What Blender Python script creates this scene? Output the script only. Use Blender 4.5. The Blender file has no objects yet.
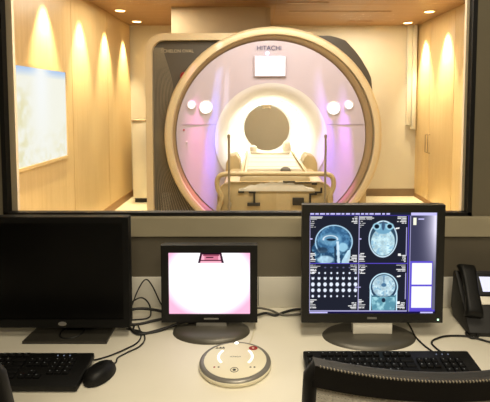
import bpy, bmesh, math, random
import numpy as np
from mathutils import Vector, Matrix

random.seed(7)
rng = np.random.default_rng(11)
PI = math.pi
SC = bpy.context.scene
COL = SC.collection

# ------------------------------------------------------------------ colours and materials
def lin(c):
    out = []
    for v in c[:3]:
        v = v / 255.0
        out.append(v / 12.92 if v <= 0.04045 else ((v + 0.055) / 1.055) ** 2.4)
    return out + [1.0]

MATS = {}
def mat(name, rgb, rough=0.5, metal=0.0, vary=0.06, scale=8.0, bump=0.0, bscale=200.0, spec=0.5, coat=0.0, stretch=None):
    """Principled surface whose colour varies a little with a noise field."""
    if name in MATS: return MATS[name]
    m = bpy.data.materials.new(name); m.use_nodes = True
    nt = m.node_tree; b = nt.nodes['Principled BSDF']
    tc = nt.nodes.new('ShaderNodeTexCoord')
    src = tc.outputs['Object']
    if stretch:
        mp = nt.nodes.new('ShaderNodeMapping'); mp.inputs['Scale'].default_value = stretch
        nt.links.new(src, mp.inputs['Vector']); src = mp.outputs['Vector']
    nz = nt.nodes.new('ShaderNodeTexNoise'); nz.inputs['Scale'].default_value = scale; nz.inputs['Detail'].default_value = 3
    nt.links.new(src, nz.inputs['Vector'])
    rp = nt.nodes.new('ShaderNodeValToRGB')
    c = lin(rgb)
    rp.color_ramp.elements[0].position = 0.3; rp.color_ramp.elements[1].position = 0.7
    rp.color_ramp.elements[0].color = [v * (1 - vary) for v in c[:3]] + [1]
    rp.color_ramp.elements[1].color = [min(1, v * (1 + vary)) for v in c[:3]] + [1]
    nt.links.new(nz.outputs['Fac'], rp.inputs['Fac'])
    nt.links.new(rp.outputs['Color'], b.inputs['Base Color'])
    b.inputs['Roughness'].default_value = rough; b.inputs['Metallic'].default_value = metal
    b.inputs['Specular IOR Level'].default_value = spec
    b.inputs['Coat Weight'].default_value = coat
    if bump:
        n2 = nt.nodes.new('ShaderNodeTexNoise'); n2.inputs['Scale'].default_value = bscale
        nt.links.new(tc.outputs['Object'], n2.inputs['Vector'])
        bp = nt.nodes.new('ShaderNodeBump'); bp.inputs['Strength'].default_value = bump; bp.inputs['Distance'].default_value = 0.002
        nt.links.new(n2.outputs['Fac'], bp.inputs['Height']); nt.links.new(bp.outputs['Normal'], b.inputs['Normal'])
    MATS[name] = m
    return m

def emit(name, rgb, strength):
    if name in MATS: return MATS[name]
    m = bpy.data.materials.new(name); m.use_nodes = True
    nt = m.node_tree; nt.nodes.remove(nt.nodes['Principled BSDF'])
    e = nt.nodes.new('ShaderNodeEmission'); e.inputs['Color'].default_value = lin(rgb); e.inputs['Strength'].default_value = strength
    nt.links.new(e.outputs[0], nt.nodes['Material Output'].inputs['Surface'])
    MATS[name] = m
    return m

def emit_attr(name, strength):
    m = bpy.data.materials.new(name); m.use_nodes = True
    nt = m.node_tree; nt.nodes.remove(nt.nodes['Principled BSDF'])
    a = nt.nodes.new('ShaderNodeAttribute'); a.attribute_name = 'pix'
    e = nt.nodes.new('ShaderNodeEmission'); e.inputs['Strength'].default_value = strength
    nt.links.new(a.outputs['Color'], e.inputs['Color'])
    nt.links.new(e.outputs[0], nt.nodes['Material Output'].inputs['Surface'])
    return m

def wood(name, a, b_, along='Z', rough=0.35, panel=None, bw=4.0):
    """Veneer: long grain streaks."""
    m = bpy.data.materials.new(name); m.use_nodes = True
    nt = m.node_tree; b = nt.nodes['Principled BSDF']
    tc = nt.nodes.new('ShaderNodeTexCoord'); mp = nt.nodes.new('ShaderNodeMapping')
    s = {'X': (1.0, 30, 30), 'Y': (30, 1.0, 30), 'Z': (30, 30, 1.0)}[along]
    mp.inputs['Scale'].default_value = s
    nt.links.new(tc.outputs['Object'], mp.inputs['Vector'])
    nz = nt.nodes.new('ShaderNodeTexNoise'); nz.inputs['Scale'].default_value = 1.2; nz.inputs['Detail'].default_value = 5
    nz.inputs['Distortion'].default_value = 0.3
    nt.links.new(mp.outputs['Vector'], nz.inputs['Vector'])
    rp = nt.nodes.new('ShaderNodeValToRGB')
    rp.color_ramp.elements[0].position = 0.32; rp.color_ramp.elements[0].color = lin(a)
    rp.color_ramp.elements[1].position = 0.68; rp.color_ramp.elements[1].color = lin(b_)
    nt.links.new(nz.outputs['Fac'], rp.inputs['Fac'])
    nt.links.new(rp.outputs['Color'], b.inputs['Base Color'])
    b.inputs['Roughness'].default_value = rough
    return m

def glass_mat():
    m = bpy.data.materials.new('window_glass'); m.use_nodes = True
    nt = m.node_tree; nt.nodes.remove(nt.nodes['Principled BSDF'])
    t = nt.nodes.new('ShaderNodeBsdfTransparent'); t.inputs['Color'].default_value = (0.955, 0.965, 0.955, 1)
    g = nt.nodes.new('ShaderNodeBsdfGlossy'); g.inputs['Roughness'].default_value = 0.0
    f = nt.nodes.new('ShaderNodeFresnel'); f.inputs['IOR'].default_value = 1.45
    mx = nt.nodes.new('ShaderNodeMixShader')
    nt.links.new(f.outputs[0], mx.inputs[0]); nt.links.new(t.outputs[0], mx.inputs[1]); nt.links.new(g.outputs[0], mx.inputs[2])
    nt.links.new(mx.outputs[0], nt.nodes['Material Output'].inputs['Surface'])
    return m

# ------------------------------------------------------------------ mesh helpers
def new(): return bmesh.new()

def box(bm, x0, x1, y0, y1, z0, z1, bev=0.0, seg=2, M=None):
    r = bmesh.ops.create_cube(bm, size=1.0)
    vs = r['verts']
    bmesh.ops.scale(bm, vec=(abs(x1-x0), abs(y1-y0), abs(z1-z0)), verts=vs)
    bmesh.ops.translate(bm, vec=((x0+x1)/2, (y0+y1)/2, (z0+z1)/2), verts=vs)
    if bev > 0:
        es = list({e for v in vs for e in v.link_edges})
        r2 = bmesh.ops.bevel(bm, geom=es, offset=bev, segments=seg, affect='EDGES', profile=0.5)
        vs = list({v for f in r2['faces'] for v in f.verts} | {v for v in vs if v.is_valid})
    if M is not None: bmesh.ops.transform(bm, matrix=M, verts=vs)
    return vs

def catmull(pts, n=8):
    P = [Vector(p) for p in pts]; out = []
    Q = [P[0]*2-P[1]] + P + [P[-1]*2-P[-2]]
    for i in range(1, len(Q)-2):
        a, b, c, d = Q[i-1], Q[i], Q[i+1], Q[i+2]
        for k in range(n):
            t = k/n
            out.append(0.5*((2*b)+(c-a)*t+(2*a-5*b+4*c-d)*t*t+(3*b-a-3*c+d)*t**3))
    out.append(P[-1]); return out

def tube(bm, pts, r, seg=8, closed=False, smooth=0):
    P = catmull(pts, smooth) if smooth else [Vector(p) for p in pts]
    n = len(P); rings = []
    up = Vector((0, 0, 1)); prevn = None
    for i in range(n):
        if closed: t = P[(i+1) % n] - P[i-1]
        else: t = P[min(i+1, n-1)] - P[max(i-1, 0)]
        if t.length < 1e-9: t = Vector((0, 0, 1))
        t.normalize()
        if prevn is None:
            nn = t.cross(up) if abs(t.dot(up)) < 0.95 else t.cross(Vector((1, 0, 0)))
        else:
            nn = prevn - t*prevn.dot(t)
            if nn.length < 1e-6: nn = t.cross(up)
        nn.normalize(); prevn = nn; bb = t.cross(nn)
        rr = r[i] if isinstance(r, (list, tuple)) else r
        rings.append([bm.verts.new(P[i] + nn*rr*math.cos(2*PI*k/seg) + bb*rr*math.sin(2*PI*k/seg)) for k in range(seg)])
    m = n if closed else n-1
    for i in range(m):
        A, B = rings[i], rings[(i+1) % n]
        for k in range(seg): bm.faces.new((A[k], A[(k+1) % seg], B[(k+1) % seg], B[k]))
    if not closed:
        bm.faces.new(rings[0][::-1]); bm.faces.new(rings[-1])

def lathe(bm, prof, seg=64, axis='Z', c=(0, 0, 0), a0=0.0, a1=2*PI, sx=1.0, sy=1.0, closed_prof=False):
    """prof: list of (radius, height). axis Z or Y (height measured along it)."""
    full = abs(a1-a0-2*PI) < 1e-6
    n = seg if full else seg+1
    cols = []
    for k in range(n):
        a = a0+(a1-a0)*k/seg
        col = []
        for (r, h) in prof:
            u, v = r*math.cos(a)*sx, r*math.sin(a)*sy
            p = (u, v, h) if axis == 'Z' else (u, h, v)
            col.append(bm.verts.new((p[0]+c[0], p[1]+c[1], p[2]+c[2])))
        cols.append(col)
    np_ = len(prof)
    for k in range(seg):
        A, B = cols[k], cols[(k+1) % n]
        for i in range(np_ if closed_prof else np_-1):
            j = (i+1) % np_
            bm.faces.new((A[i], B[i], B[j], A[j]))
    if not closed_prof and full:
        if prof[0][0] > 1e-6: bm.faces.new([cols[k][0] for k in range(n)][::-1])
        if prof[-1][0] > 1e-6: bm.faces.new([cols[k][-1] for k in range(n)])

def prism(bm, poly, d0, d1, plane='XZ', bev=0.0):
    """Extrude a 2D outline. XZ: along Y; XY: along Z; YZ: along X."""
    def P(a, b, d): return {'XZ': (a, d, b), 'XY': (a, b, d), 'YZ': (d, a, b)}[plane]
    A = [bm.verts.new(P(a, b, d0)) for a, b in poly]; B = [bm.verts.new(P(a, b, d1)) for a, b in poly]
    n = len(poly); fs = [bm.faces.new(A), bm.faces.new(B[::-1])]
    for i in range(n): fs.append(bm.faces.new((A[i], B[i], B[(i+1) % n], A[(i+1) % n])))
    if bev > 0:
        es = list(set(fs[0].edges) | set(fs[1].edges))
        bmesh.ops.bevel(bm, geom=es, offset=bev, segments=2, affect='EDGES', profile=0.5)

def rrect(x0, x1, z0, z1, r, n=6, corners=(1, 1, 1, 1)):
    """rounded rectangle outline, corners: BL, BR, TR, TL"""
    out = []
    for (cx, cz, a, on, px, pz) in ((x0+r, z0+r, PI, corners[0], x0, z0), (x1-r, z0+r, 1.5*PI, corners[1], x1, z0),
                                    (x1-r, z1-r, 0, corners[2], x1, z1), (x0+r, z1-r, .5*PI, corners[3], x0, z1)):
        if on:
            for k in range(n+1): out.append((cx+r*math.cos(a+.5*PI*k/n), cz+r*math.sin(a+.5*PI*k/n)))
        else: out.append((px, pz))
    return out

def ribbon(bm, pts, w, d0, d1):
    """strip of width w following an XZ path, from depth d0 to d1"""
    n = len(pts); L, R = [], []
    for i in range(n):
        a, b = Vector(pts[max(i-1, 0)]), Vector(pts[min(i+1, n-1)])
        t = (b-a).normalized(); nn = Vector((-t.y, t.x))*w/2; p = Vector(pts[i])
        L.append(p+nn); R.append(p-nn)
    for (A, dd) in ((1, 0),):
        q = [[bm.verts.new((v.x, d, v.y)) for v in S] for S in (L, R) for d in (d0, d1)]
        Lf, Lb, Rf, Rb = q
        for i in range(n-1):
            bm.faces.new((Lf[i], Lf[i+1], Rf[i+1], Rf[i])); bm.faces.new((Lb[i], Rb[i], Rb[i+1], Lb[i+1]))
            bm.faces.new((Lf[i], Lb[i], Lb[i+1], Lf[i+1])); bm.faces.new((Rf[i], Rf[i+1], Rb[i+1], Rb[i]))
        bm.faces.new((Lf[0], Rf[0], Rb[0], Lb[0])); bm.faces.new((Lf[-1], Lb[-1], Rb[-1], Rf[-1]))

def obj(name, bm, m, parent=None, smooth=40, loc=(0, 0, 0), rot=None):
    bmesh.ops.recalc_face_normals(bm, faces=bm.faces)
    me = bpy.data.meshes.new(name); bm.to_mesh(me); bm.free()
    if smooth:
        me.polygons.foreach_set('use_smooth', [True]*len(me.polygons))
        try: me.set_sharp_from_angle(angle=math.radians(smooth))
        except Exception: pass
    me.materials.append(m)
    o = bpy.data.objects.new(name, me); COL.objects.link(o)
    o.location = loc
    if rot: o.rotation_euler = rot
    if parent is not None: o.parent = parent
    return o

def tag(o, label, cat, group=None, kind=None):
    o['label'] = label; o['category'] = cat
    if group: o['group'] = group
    if kind: o['kind'] = kind
    return o

def thing(name, label, cat, loc=(0, 0, 0), rotz=0.0, group=None):
    o = bpy.data.objects.new(name, None); COL.objects.link(o)
    o.location = loc; o.rotation_euler = (0, 0, rotz); o.empty_display_size = 0.1
    return tag(o, label, cat, group)

def struct(name, bm, m, parent=None, smooth=0):
    o = obj(name, bm, m, parent, smooth)
    if parent is None: o['kind'] = 'structure'
    return o

def copy_thing(root, loc, rotz, label):
    r = root.copy(); COL.objects.link(r); r.location = loc; r.rotation_euler = (0, 0, rotz); r['label'] = label
    def rec(src, dst):
        for ch in list(src.children):
            c = ch.copy(); COL.objects.link(c); c.parent = dst; rec(ch, c)
    rec(root, r)
    return r

def lettering(name, text, size, m, parent, loc, rot=(PI/2, 0, 0), extrude=0.001, align='CENTER'):
    cu = bpy.data.curves.new(name, 'FONT'); cu.body = text; cu.size = size; cu.extrude = extrude
    cu.align_x = align; cu.align_y = 'CENTER'
    t = bpy.data.objects.new(name, cu); COL.objects.link(t)
    bpy.context.view_layer.update()
    dg = bpy.context.evaluated_depsgraph_get()
    me = bpy.data.meshes.new_from_object(t.evaluated_get(dg)); me.name = name
    bpy.data.objects.remove(t); bpy.data.curves.remove(cu)
    me.materials.clear(); me.materials.append(m)
    o = bpy.data.objects.new(name, me); COL.objects.link(o); o.parent = parent; o.location = loc; o.rotation_euler = rot
    return o

def picture(name, w, h, img, parent, loc, strength, rot=None):
    """A lit display: a fine grid in the XZ plane facing -Y, one colour per point. img rows run top to bottom, sRGB 0..1."""
    ny, nx = img.shape[:2]
    xs = np.linspace(-w/2, w/2, nx); zs = np.linspace(h/2, -h/2, ny)
    X, Z = np.meshgrid(xs, zs)
    co = np.stack([X, np.zeros_like(X), Z], -1).reshape(-1, 3).astype(np.float32)
    idx = np.arange(nx*ny).reshape(ny, nx)
    q = np.stack([idx[1:, :-1], idx[1:, 1:], idx[:-1, 1:], idx[:-1, :-1]], -1).reshape(-1, 4)
    me = bpy.data.meshes.new(name)
    me.vertices.add(len(co)); me.vertices.foreach_set('co', co.ravel())
    me.loops.add(q.size); me.loops.foreach_set('vertex_index', q.ravel().astype(np.int32))
    me.polygons.add(len(q)); me.polygons.foreach_set('loop_start', (np.arange(len(q))*4).astype(np.int32))
    me.update(calc_edges=True); me.validate()
    c = np.clip(img, 0, 1); l = np.where(c <= 0.04045, c/12.92, ((c+0.055)/1.055)**2.4)
    at = me.attributes.new('pix', 'FLOAT_COLOR', 'POINT')
    at.data.foreach_set('color', np.concatenate([l, np.ones((ny, nx, 1))], -1).astype(np.float32).ravel())
    me.materials.append(emit_attr(name+'_glow', strength))
    o = bpy.data.objects.new(name, me); COL.objects.link(o); o.parent = parent; o.location = loc
    if rot: o.rotation_euler = rot
    return o

def noise2(ny, nx, cells):
    g = rng.random((cells+2, int(cells*nx/ny)+3))
    y = np.linspace(0, cells, ny); x = np.linspace(0, cells*nx/ny, nx)
    yi, xi = y.astype(int), x.astype(int); fy, fx = (y-yi)[:, None], (x-xi)[None]
    fy, fx = fy*fy*(3-2*fy), fx*fx*(3-2*fx)
    a, b = g[yi][:, xi], g[yi][:, xi+1]; c, d = g[yi+1][:, xi], g[yi+1][:, xi+1]
    return (a*(1-fx)+b*fx)*(1-fy)+(c*(1-fx)+d*fx)*fy

# ------------------------------------------------------------------ palette
M_black = mat('black_plastic', (13, 13, 12), 0.5, spec=0.3, vary=0.1, bump=0.15)
M_black2 = mat('soft_black_plastic', (18, 17, 16), 0.6, vary=0.1, bump=0.1)
M_blackgloss = mat('dark_panel_gloss', (5, 5, 5), 0.30, vary=0.1, spec=0.2)
M_key = mat('key_black', (9, 9, 9), 0.7, spec=0.2, vary=0.1)
M_mark = mat('key_print', (120, 126, 132), 0.5)
M_cable = mat('cable_rubber', (17, 16, 15), 0.5)
M_white_cable = mat('pale_cable', (214, 206, 180), 0.5)
M_desk = mat('desk_laminate', (230, 224, 206), 0.42, vary=0.025, scale=5, bump=0.05)
M_splash = mat('backsplash_laminate', (218, 214, 202), 0.45, vary=0.03)
M_wallc = mat('control_wall_paint', (112, 104, 84), 0.75, vary=0.03, bump=0.1)
M_wallband = mat('dark_wall_panel', (100, 93, 78), 0.6, vary=0.04)
M_apron = mat('sill_panel', (168, 158, 132), 0.55, vary=0.03)
M_gasket = mat('window_black_frame', (10, 9, 8), 0.5)
M_reveal = mat('window_inner_frame', (214, 196, 166), 0.5, vary=0.02)
M_ceilc = mat('control_ceiling_tile', (190, 186, 176), 0.9)
M_floorc = mat('control_floor_vinyl', (92, 84, 72), 0.6)
M_backwall = mat('scan_wall_paint', (198, 190, 172), 0.65, vary=0.02)
M_floor = mat('scan_floor_vinyl', (224, 214, 184), 0.2, vary=0.03, scale=3)
M_birch = wood('birch_panel', (214, 184, 132), (223, 195, 144), 'Z', 0.38)
M_ceilwood = wood('ceiling_wood', (158, 120, 80), (176, 138, 94), 'X', 0.4)
M_seam = mat('panel_seam', (176, 136, 82), 0.6)
M_base = mat('taupe_baseboard', (124, 102, 76), 0.5)
M_basewood = mat('tan_baseboard', (150, 112, 66), 0.5)
M_white = mat('white_enamel', (226, 220, 202), 0.4, vary=0.02)
M_duct = mat('beige_duct_paint', (172, 152, 122), 0.6, vary=0.03)
M_cream = mat('scanner_cream_shell', (194, 176, 140), 0.32, vary=0.02)
M_bronze = mat('scanner_bronze_band', (136, 114, 82), 0.35, vary=0.03)
M_darkshell = mat('scanner_dark_shell', (74, 68, 58), 0.45, vary=0.05)
M_face = mat('scanner_face', (178, 168, 180), 0.28, vary=0.015)
M_bell = mat('scanner_bell_white', (206, 204, 204), 0.35, vary=0.01)
M_line = mat('pale_decor_line', (140, 130, 108), 0.5)
M_groove = mat('face_groove', (150, 140, 150), 0.5)
M_red = mat('red_button', (150, 24, 20), 0.35)
M_table = mat('couch_cream', (188, 172, 134), 0.38, vary=0.02)
M_tablefront = mat('couch_front_tan', (170, 150, 108), 0.42, vary=0.03)
M_pad = mat('couch_pad_white', (198, 190, 170), 0.55, vary=0.02)
M_post = mat('grey_post_metal', (134, 122, 98), 0.45, metal=0.1)
M_bracket = mat('dark_bracket', (38, 33, 24), 0.5)
M_chrome = mat('brushed_steel', (176, 172, 162), 0.32, metal=0.85, vary=0.04)
M_silver = mat('silver_plastic', (150, 148, 142), 0.35, metal=0.5, vary=0.04)
M_silverneck = mat('pale_silver_plastic', (236, 231, 216), 0.4, metal=0.1, vary=0.03)
M_base_dark = mat('monitor_base_grey', (84, 80, 70), 0.4, metal=0.3, vary=0.06)
M_puck = mat('puck_cream', (232, 224, 196), 0.32, vary=0.01)
M_puckrim = mat('puck_grey_rim', (132, 128, 120), 0.34, metal=0.3, vary=0.03)
M_lamp = emit('downlight_glow', (255, 226, 160), 9.0)
M_lampring = mat('downlight_ring', (230, 190, 130), 0.4)
M_led = emit('white_led', (255, 255, 255), 3.0)
M_grn = emit('green_led', (200, 255, 210), 2.0)

# ------------------------------------------------------------------ the setting
WY = 1.406                       # control-room face of the partition
HX0, HX1, HZ0, HZ1 = -0.857, 0.727, 1.052, 2.06
XL, XR, YB, CZ = -1.89, 2.39, 6.31, 2.56
b = new()
for (x0, x1, z0, z1) in ((-2.3, HX0, 0, 2.6), (HX1, 2.5, 0, 2.6), (HX0, HX1, 0, HZ0), (HX0, HX1, HZ1, 2.6)):
    box(b, x0, x1, WY, WY+0.034, z0, z1)
bmesh.ops.remove_doubles(b, verts=b.verts, dist=1e-5)
struct('wall_front', b, M_wallc)
b = new(); box(b, -2.3, 2.5, WY-0.012, WY-0.0005, 0.845, 0.984); struct('trim_1', b, M_wallband)
b = new(); box(b, -2.3, 2.5, WY-0.022, WY-0.0005, 0.9845, 1.0515, 0.003); struct('trim_2', b, M_apron)

win = bpy.data.objects.new('window_1', None); COL.objects.link(win); win['kind'] = 'structure'
g = 0.015
b = new()
for (x0, x1, z0, z1) in ((HX0, HX0+g, HZ0, HZ1), (HX1-g*0.95, HX1, HZ0, HZ1), (HX0, HX1, HZ0, HZ0+0.012), (HX0, HX1, HZ1-g, HZ1)):
    box(b, x0, x1, WY-0.006, WY+0.02, z0, z1)
struct('window_frame', b, M_gasket, win)
b = new()
for (x0, x1, z0, z1) in ((HX0+0.0005, HX0+g+0.020, HZ0+0.012, HZ1), (HX1-g*0.95-0.009, HX1-0.0005, HZ0+0.012, HZ1), (HX0, HX1, HZ1-0.036, HZ1)):
    box(b, x0, x1, WY+0.0205, WY+0.034, z0, z1)
struct('window_inner_frame', b, M_reveal, win)
b = new(); box(b, HX0+0.004, HX1-0.004, WY+0.006, WY+0.014, HZ0+0.004, HZ1-0.004); struct('glass_pane', b, glass_mat(), win)

# control room shell
b = new(); box(b, -2.3, 2.5, -2.2, WY, -0.05, 0); struct('floor', b, M_floorc)
b = new(); box(b, -2.3, 2.5, -2.2, WY, 2.6, 2.65); struct('ceiling', b, M_ceilc)
b = new(); box(b, -2.35, -2.3, -2.2, WY, 0, 2.6); struct('wall_left', b, M_wallc)
b = new(); box(b, 2.5, 2.55, -2.2, WY, 0, 2.6); struct('wall_right', b, M_wallc)
b = new(); box(b, -2.3, 2.5, -2.25, -2.2, 0, 2.6); struct('wall_rear', b, M_wallc)
# scan room shell
S0 = WY+0.034
b = new(); box(b, XL, XR, S0, YB, -0.05, 0); struct('floor_scan_room', b, M_floor)
b = new()
box(b, XL, XR, S0, YB, CZ, CZ+0.05)
struct('ceiling_scan_room', b, M_ceilwood)
b = new()
for x in (-0.85, 0.22, 1.3): box(b, x-0.004, x+0.004, S0, YB, CZ-0.0012, CZ+0.002)
for y in (2.6, 3.8, 4.95): box(b, XL, XR, y-0.004, y+0.004, CZ-0.0012, CZ+0.002)
struct('trim_3', b, M_seam)
b = new(); box(b, XL-0.06, XL, S0, YB, 0, CZ); struct('wall_left_birch', b, M_birch)
b = new()
for y in (2.45, 4.32, 5.35): box(b, XL, XL+0.0012, y-0.002, y+0.002, 0.12, CZ)
struct('trim_4', b, M_seam)
b = new(); box(b, XR, XR+0.06, S0, YB, 0, CZ); struct('wall_right_birch', b, M_birch)
b = new(); box(b, XL-0.06, XR+0.06, YB, YB+0.06, 0, CZ); struct('wall_back', b, M_backwall)
b = new(); box(b, XL+0.0, XL+0.014, S0, YB, 0, 0.10, 0.002); struct('baseboard_left', b, M_basewood)
b = new(); box(b, XL+0.014, XR, YB-0.014, YB, 0, 0.115, 0.002); struct('baseboard_back', b, M_base)
b = new(); box(b, XR-0.012, XR, S0, YB-0.014, 0, 0.055, 0.002); struct('baseboard_right', b, M_basewood)
# boxed duct hanging from the ceiling behind the scanner
b = new(); box(b, -1.018, 0.109, 5.054, 5.75, 1.75, CZ, 0.004); box(b, 0.109, 0.165, 5.09, 5.72, 1.75, CZ, 0.003)
struct('trim_5', b, M_duct)
# white trunking in the back corner
b = new()
box(b, 2.235, 2.30, YB-0.05, YB, 1.08, CZ, 0.004); box(b, 2.305, 2.365, YB-0.07, YB, 1.02, CZ, 0.006)
tag(obj('cable_trunking', b, M_white), 'white vertical cable trunking in the far right corner of the scan room', 'trunking')

# ------------------------------------------------------------------ scan room fittings
LY = [3.0, 3.77, 4.53, 5.27, 5.99]
def downlight(x, y, label, grp='recessed downlights along the wooden walls'):
    t = thing('downlight', label, 'ceiling light', (x, y, CZ), 0, grp)
    b = new(); lathe(b, [(0.075, 0.0), (0.075, -0.006), (0.064, -0.008), (0.058, -0.004), (0.058, 0.0)], 40)
    obj('trim_ring', b, M_lampring, t)
    b = new(); lathe(b, [(0.001, -0.0055), (0.057, -0.0055), (0.057, -0.003), (0.001, -0.003)], 40)
    obj('lens', b, M_lamp, t)
for y, nm in ((5.27, 'nearer round downlight in the wooden ceiling beside the left wall'), (5.99, 'farther round downlight in the wooden ceiling beside the left wall')):
    downlight(-1.69, y, nm)
for y, nm in ((5.33, 'nearer round downlight in the wooden ceiling beside the right wall'), (6.08, 'farther round downlight in the wooden ceiling beside the right wall')):
    downlight(2.16, y, nm)

def spot(name, loc, target, power, rgb, size_deg, blend, radius=0.02):
    l = bpy.data.lights.new(name, 'SPOT'); l.energy = power; l.color = lin(rgb)[:3]
    l.spot_size = math.radians(size_deg); l.spot_blend = blend; l.shadow_soft_size = radius
    o = bpy.data.objects.new(name, l); COL.objects.link(o); o.location = loc
    o.rotation_euler = (Vector(target)-Vector(loc)).to_track_quat('-Z', 'Y').to_euler()
    return o
WARM = (255, 234, 190)
for y in LY: spot('downlight_beam', (-1.735, y, CZ-0.02), (XL, y, 1.35), 300, WARM, 48, 0.85)
for y in (2.55, 3.25, 3.95, 4.62, 5.30, 5.98): spot('downlight_beam', (2.235, y, CZ-0.02), (XR, y, 1.25), 340, WARM, 48, 0.85)

def area(name, loc, rot, sx, sy, power, rgb):
    l = bpy.data.lights.new(name, 'AREA'); l.shape = 'RECTANGLE'; l.size = sx; l.size_y = sy; l.energy = power; l.color = lin(rgb)[:3]
    o = bpy.data.objects.new(name, l); COL.objects.link(o); o.location = loc; o.rotation_euler = rot
    return o
area('scan_fill_light', (0.25, 1.85, CZ-0.02), (0, 0, 0), 1.8, 0.4, 60, (255, 242, 226))  # fill light added to brighten the front of the patient table
area('scan_fill_light', (0.25, 2.9, CZ-0.02), (0, 0, 0), 1.6, 0.6, 44, (255, 242, 226))  # this and the next two: added fill for the room's ambient level
area('scan_fill_light', (1.4, 5.6, CZ-0.02), (0, 0, 0), 0.9, 0.5, 34, (255, 240, 214))
area('scan_fill_light', (-1.2, 4.6, CZ-0.02), (0, 0, 0), 0.5, 0.5, 26, (255, 240, 214))
# added spots without fixtures, aimed to draw coloured streaks down the scanner face
streak_spots = []
for k in range(6):                       # blue streak left of the bore
    streak_spots.append((-0.30-0.012*k, -0.33-0.02*k, 1.72-0.2*k, [4, 7, 13, 22, 30, 36][k]*1.5, [(170, 195, 255), (140, 165, 255), (120, 140, 255), (105, 115, 255), (110, 90, 255), (125, 80, 255)][k], 6))
for k in range(4): streak_spots.append((-0.245, -0.265-0.005*k, 1.62-0.16*k, [4, 6, 8, 8][k]*1.4, (225, 232, 255), 4))
for k in range(5):                       # violet streak right of the bore
    streak_spots.append((0.52+0.02*k, 0.54+0.03*k, 1.55-0.2*k, [4, 9, 18, 32, 44][k]*1.4, [(200, 190, 255), (180, 140, 255), (165, 110, 255), (150, 85, 255), (145, 70, 255)][k], 7))
for k in range(4): streak_spots.append((0.74, 0.76+0.012*k, 1.35-0.19*k, [7, 14, 22, 26][k]*1.4, [(200, 160, 255), (190, 120, 255), (190, 100, 255), (215, 100, 255)][k], 7))
streak_spots += [(-0.52, -0.57, 1.0, 24, (255, 150, 215), 11), (-0.50, -0.52, 0.72, 36, (255, 130, 210), 10)]
for (x, tx, tz, p, rgb, sz) in streak_spots:
    spot('streak_beam', (x, 3.47, CZ-0.03), (tx, 3.712, tz), p*11, rgb, sz, 1.0, 0.01)

# linear slot lights at the back of the ceiling
M_slot = emit('slot_glow', (255, 222, 170), 0.9)
for (y, x0, x1, lab) in ((4.86, 0.36, 0.80, 'short thin slot light nearest the window in the wooden ceiling'),
                         (5.33, 0.42, 1.66, 'long thin slot light across the middle of the wooden ceiling'),
                         (5.97, 1.30, 1.60, 'short thin slot light close to the back wall in the wooden ceiling')):
    t = thing('slot_light', lab, 'ceiling light', ((x0+x1)/2, y, CZ), 0, 'slot lights in the wooden ceiling')
    w = (x1-x0)/2
    b = new(); box(b, -w-0.02, w+0.02, -0.03, -0.012, -0.008, 0); box(b, -w-0.02, w+0.02, 0.012, 0.03, -0.008, 0)
    box(b, -w-0.02, -w, -0.012, 0.012, -0.008, 0); box(b, w, w+0.02, -0.012, 0.012, -0.008, 0)
    obj('frame', b, M_ceilwood, t)
    b = new(); box(b, -w, w, -0.012, 0.012, -0.005, -0.002); obj('diffuser', b, M_slot, t)

# backlit picture panel on the left wall
def wall_picture():
    ny, nx = 160, 170
    v = np.linspace(0, 1, ny)[:, None]; u = np.linspace(0, 1, nx)[None]
    base = np.ones((ny, nx, 3))*np.array([0.985, 0.975, 0.93])
    n1, n2 = noise2(ny, nx, 9), noise2(ny, nx, 22)
    fol = np.clip(1-np.abs(u-0.16)/0.22, 0, 1)*np.clip((v-0.05)*3, 0, 1)*np.clip((n1*0.6+n2*0.4-0.3)*2.4, 0, 1)
    fol = np.maximum(fol, np.clip((u-0.62)*3, 0, 1)*np.clip((v-0.55)*3, 0, 1)*np.clip((n1*.5+n2*.5-0.35)*2.2, 0, 1)*0.9)
    fol = np.maximum(fol, np.clip((v-0.62)*2.5, 0, 1)*np.clip((n2-0.35)*1.6, 0, 1)*0.7)
    base = base*(1-fol[..., None]*0.8)+np.array([0.92, 0.88, 0.68])*fol[..., None]*0.8
    sky = np.clip(1-v/0.10, 0, 1)*np.ones((ny, nx))
    base = base*(1-sky[..., None]*.8)+np.array([0.62, 0.76, 0.98])*sky[..., None]*.8
    fall = np.exp(-((u-0.50)/0.15)**2)*np.clip(1.15-v, 0, 1)
    return base*(1-fall[..., None])+fall[..., None]
t = thing('backlit_picture_panel', 'large glowing landscape picture panel set in the left birch wall', 'light panel', (XL, 3.68, 1.313), PI/2)
# local x runs along the wall, facing -y local = +x world
W_, H_ = 0.93, 0.815
b = new()
for (x0, x1, z0, z1) in ((-W_/2-.03, -W_/2, -H_/2-.03, H_/2+.03), (W_/2, W_/2+.03, -H_/2-.03, H_/2+.03), (-W_/2, W_/2, -H_/2-.03, -H_/2), (-W_/2, W_/2, H_/2, H_/2+.03)):
    box(b, x0, x1, -0.016, -0.0005, z0, z1)
obj('frame', b, M_birch, t)
b = new(); box(b, -W_/2, W_/2, -0.006, -0.0005, -H_/2, H_/2); obj('backing', b, M_white, t)
picture('lit_picture', W_, H_, wall_picture(), t, (0, -0.008, 0), 1.12)

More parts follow.
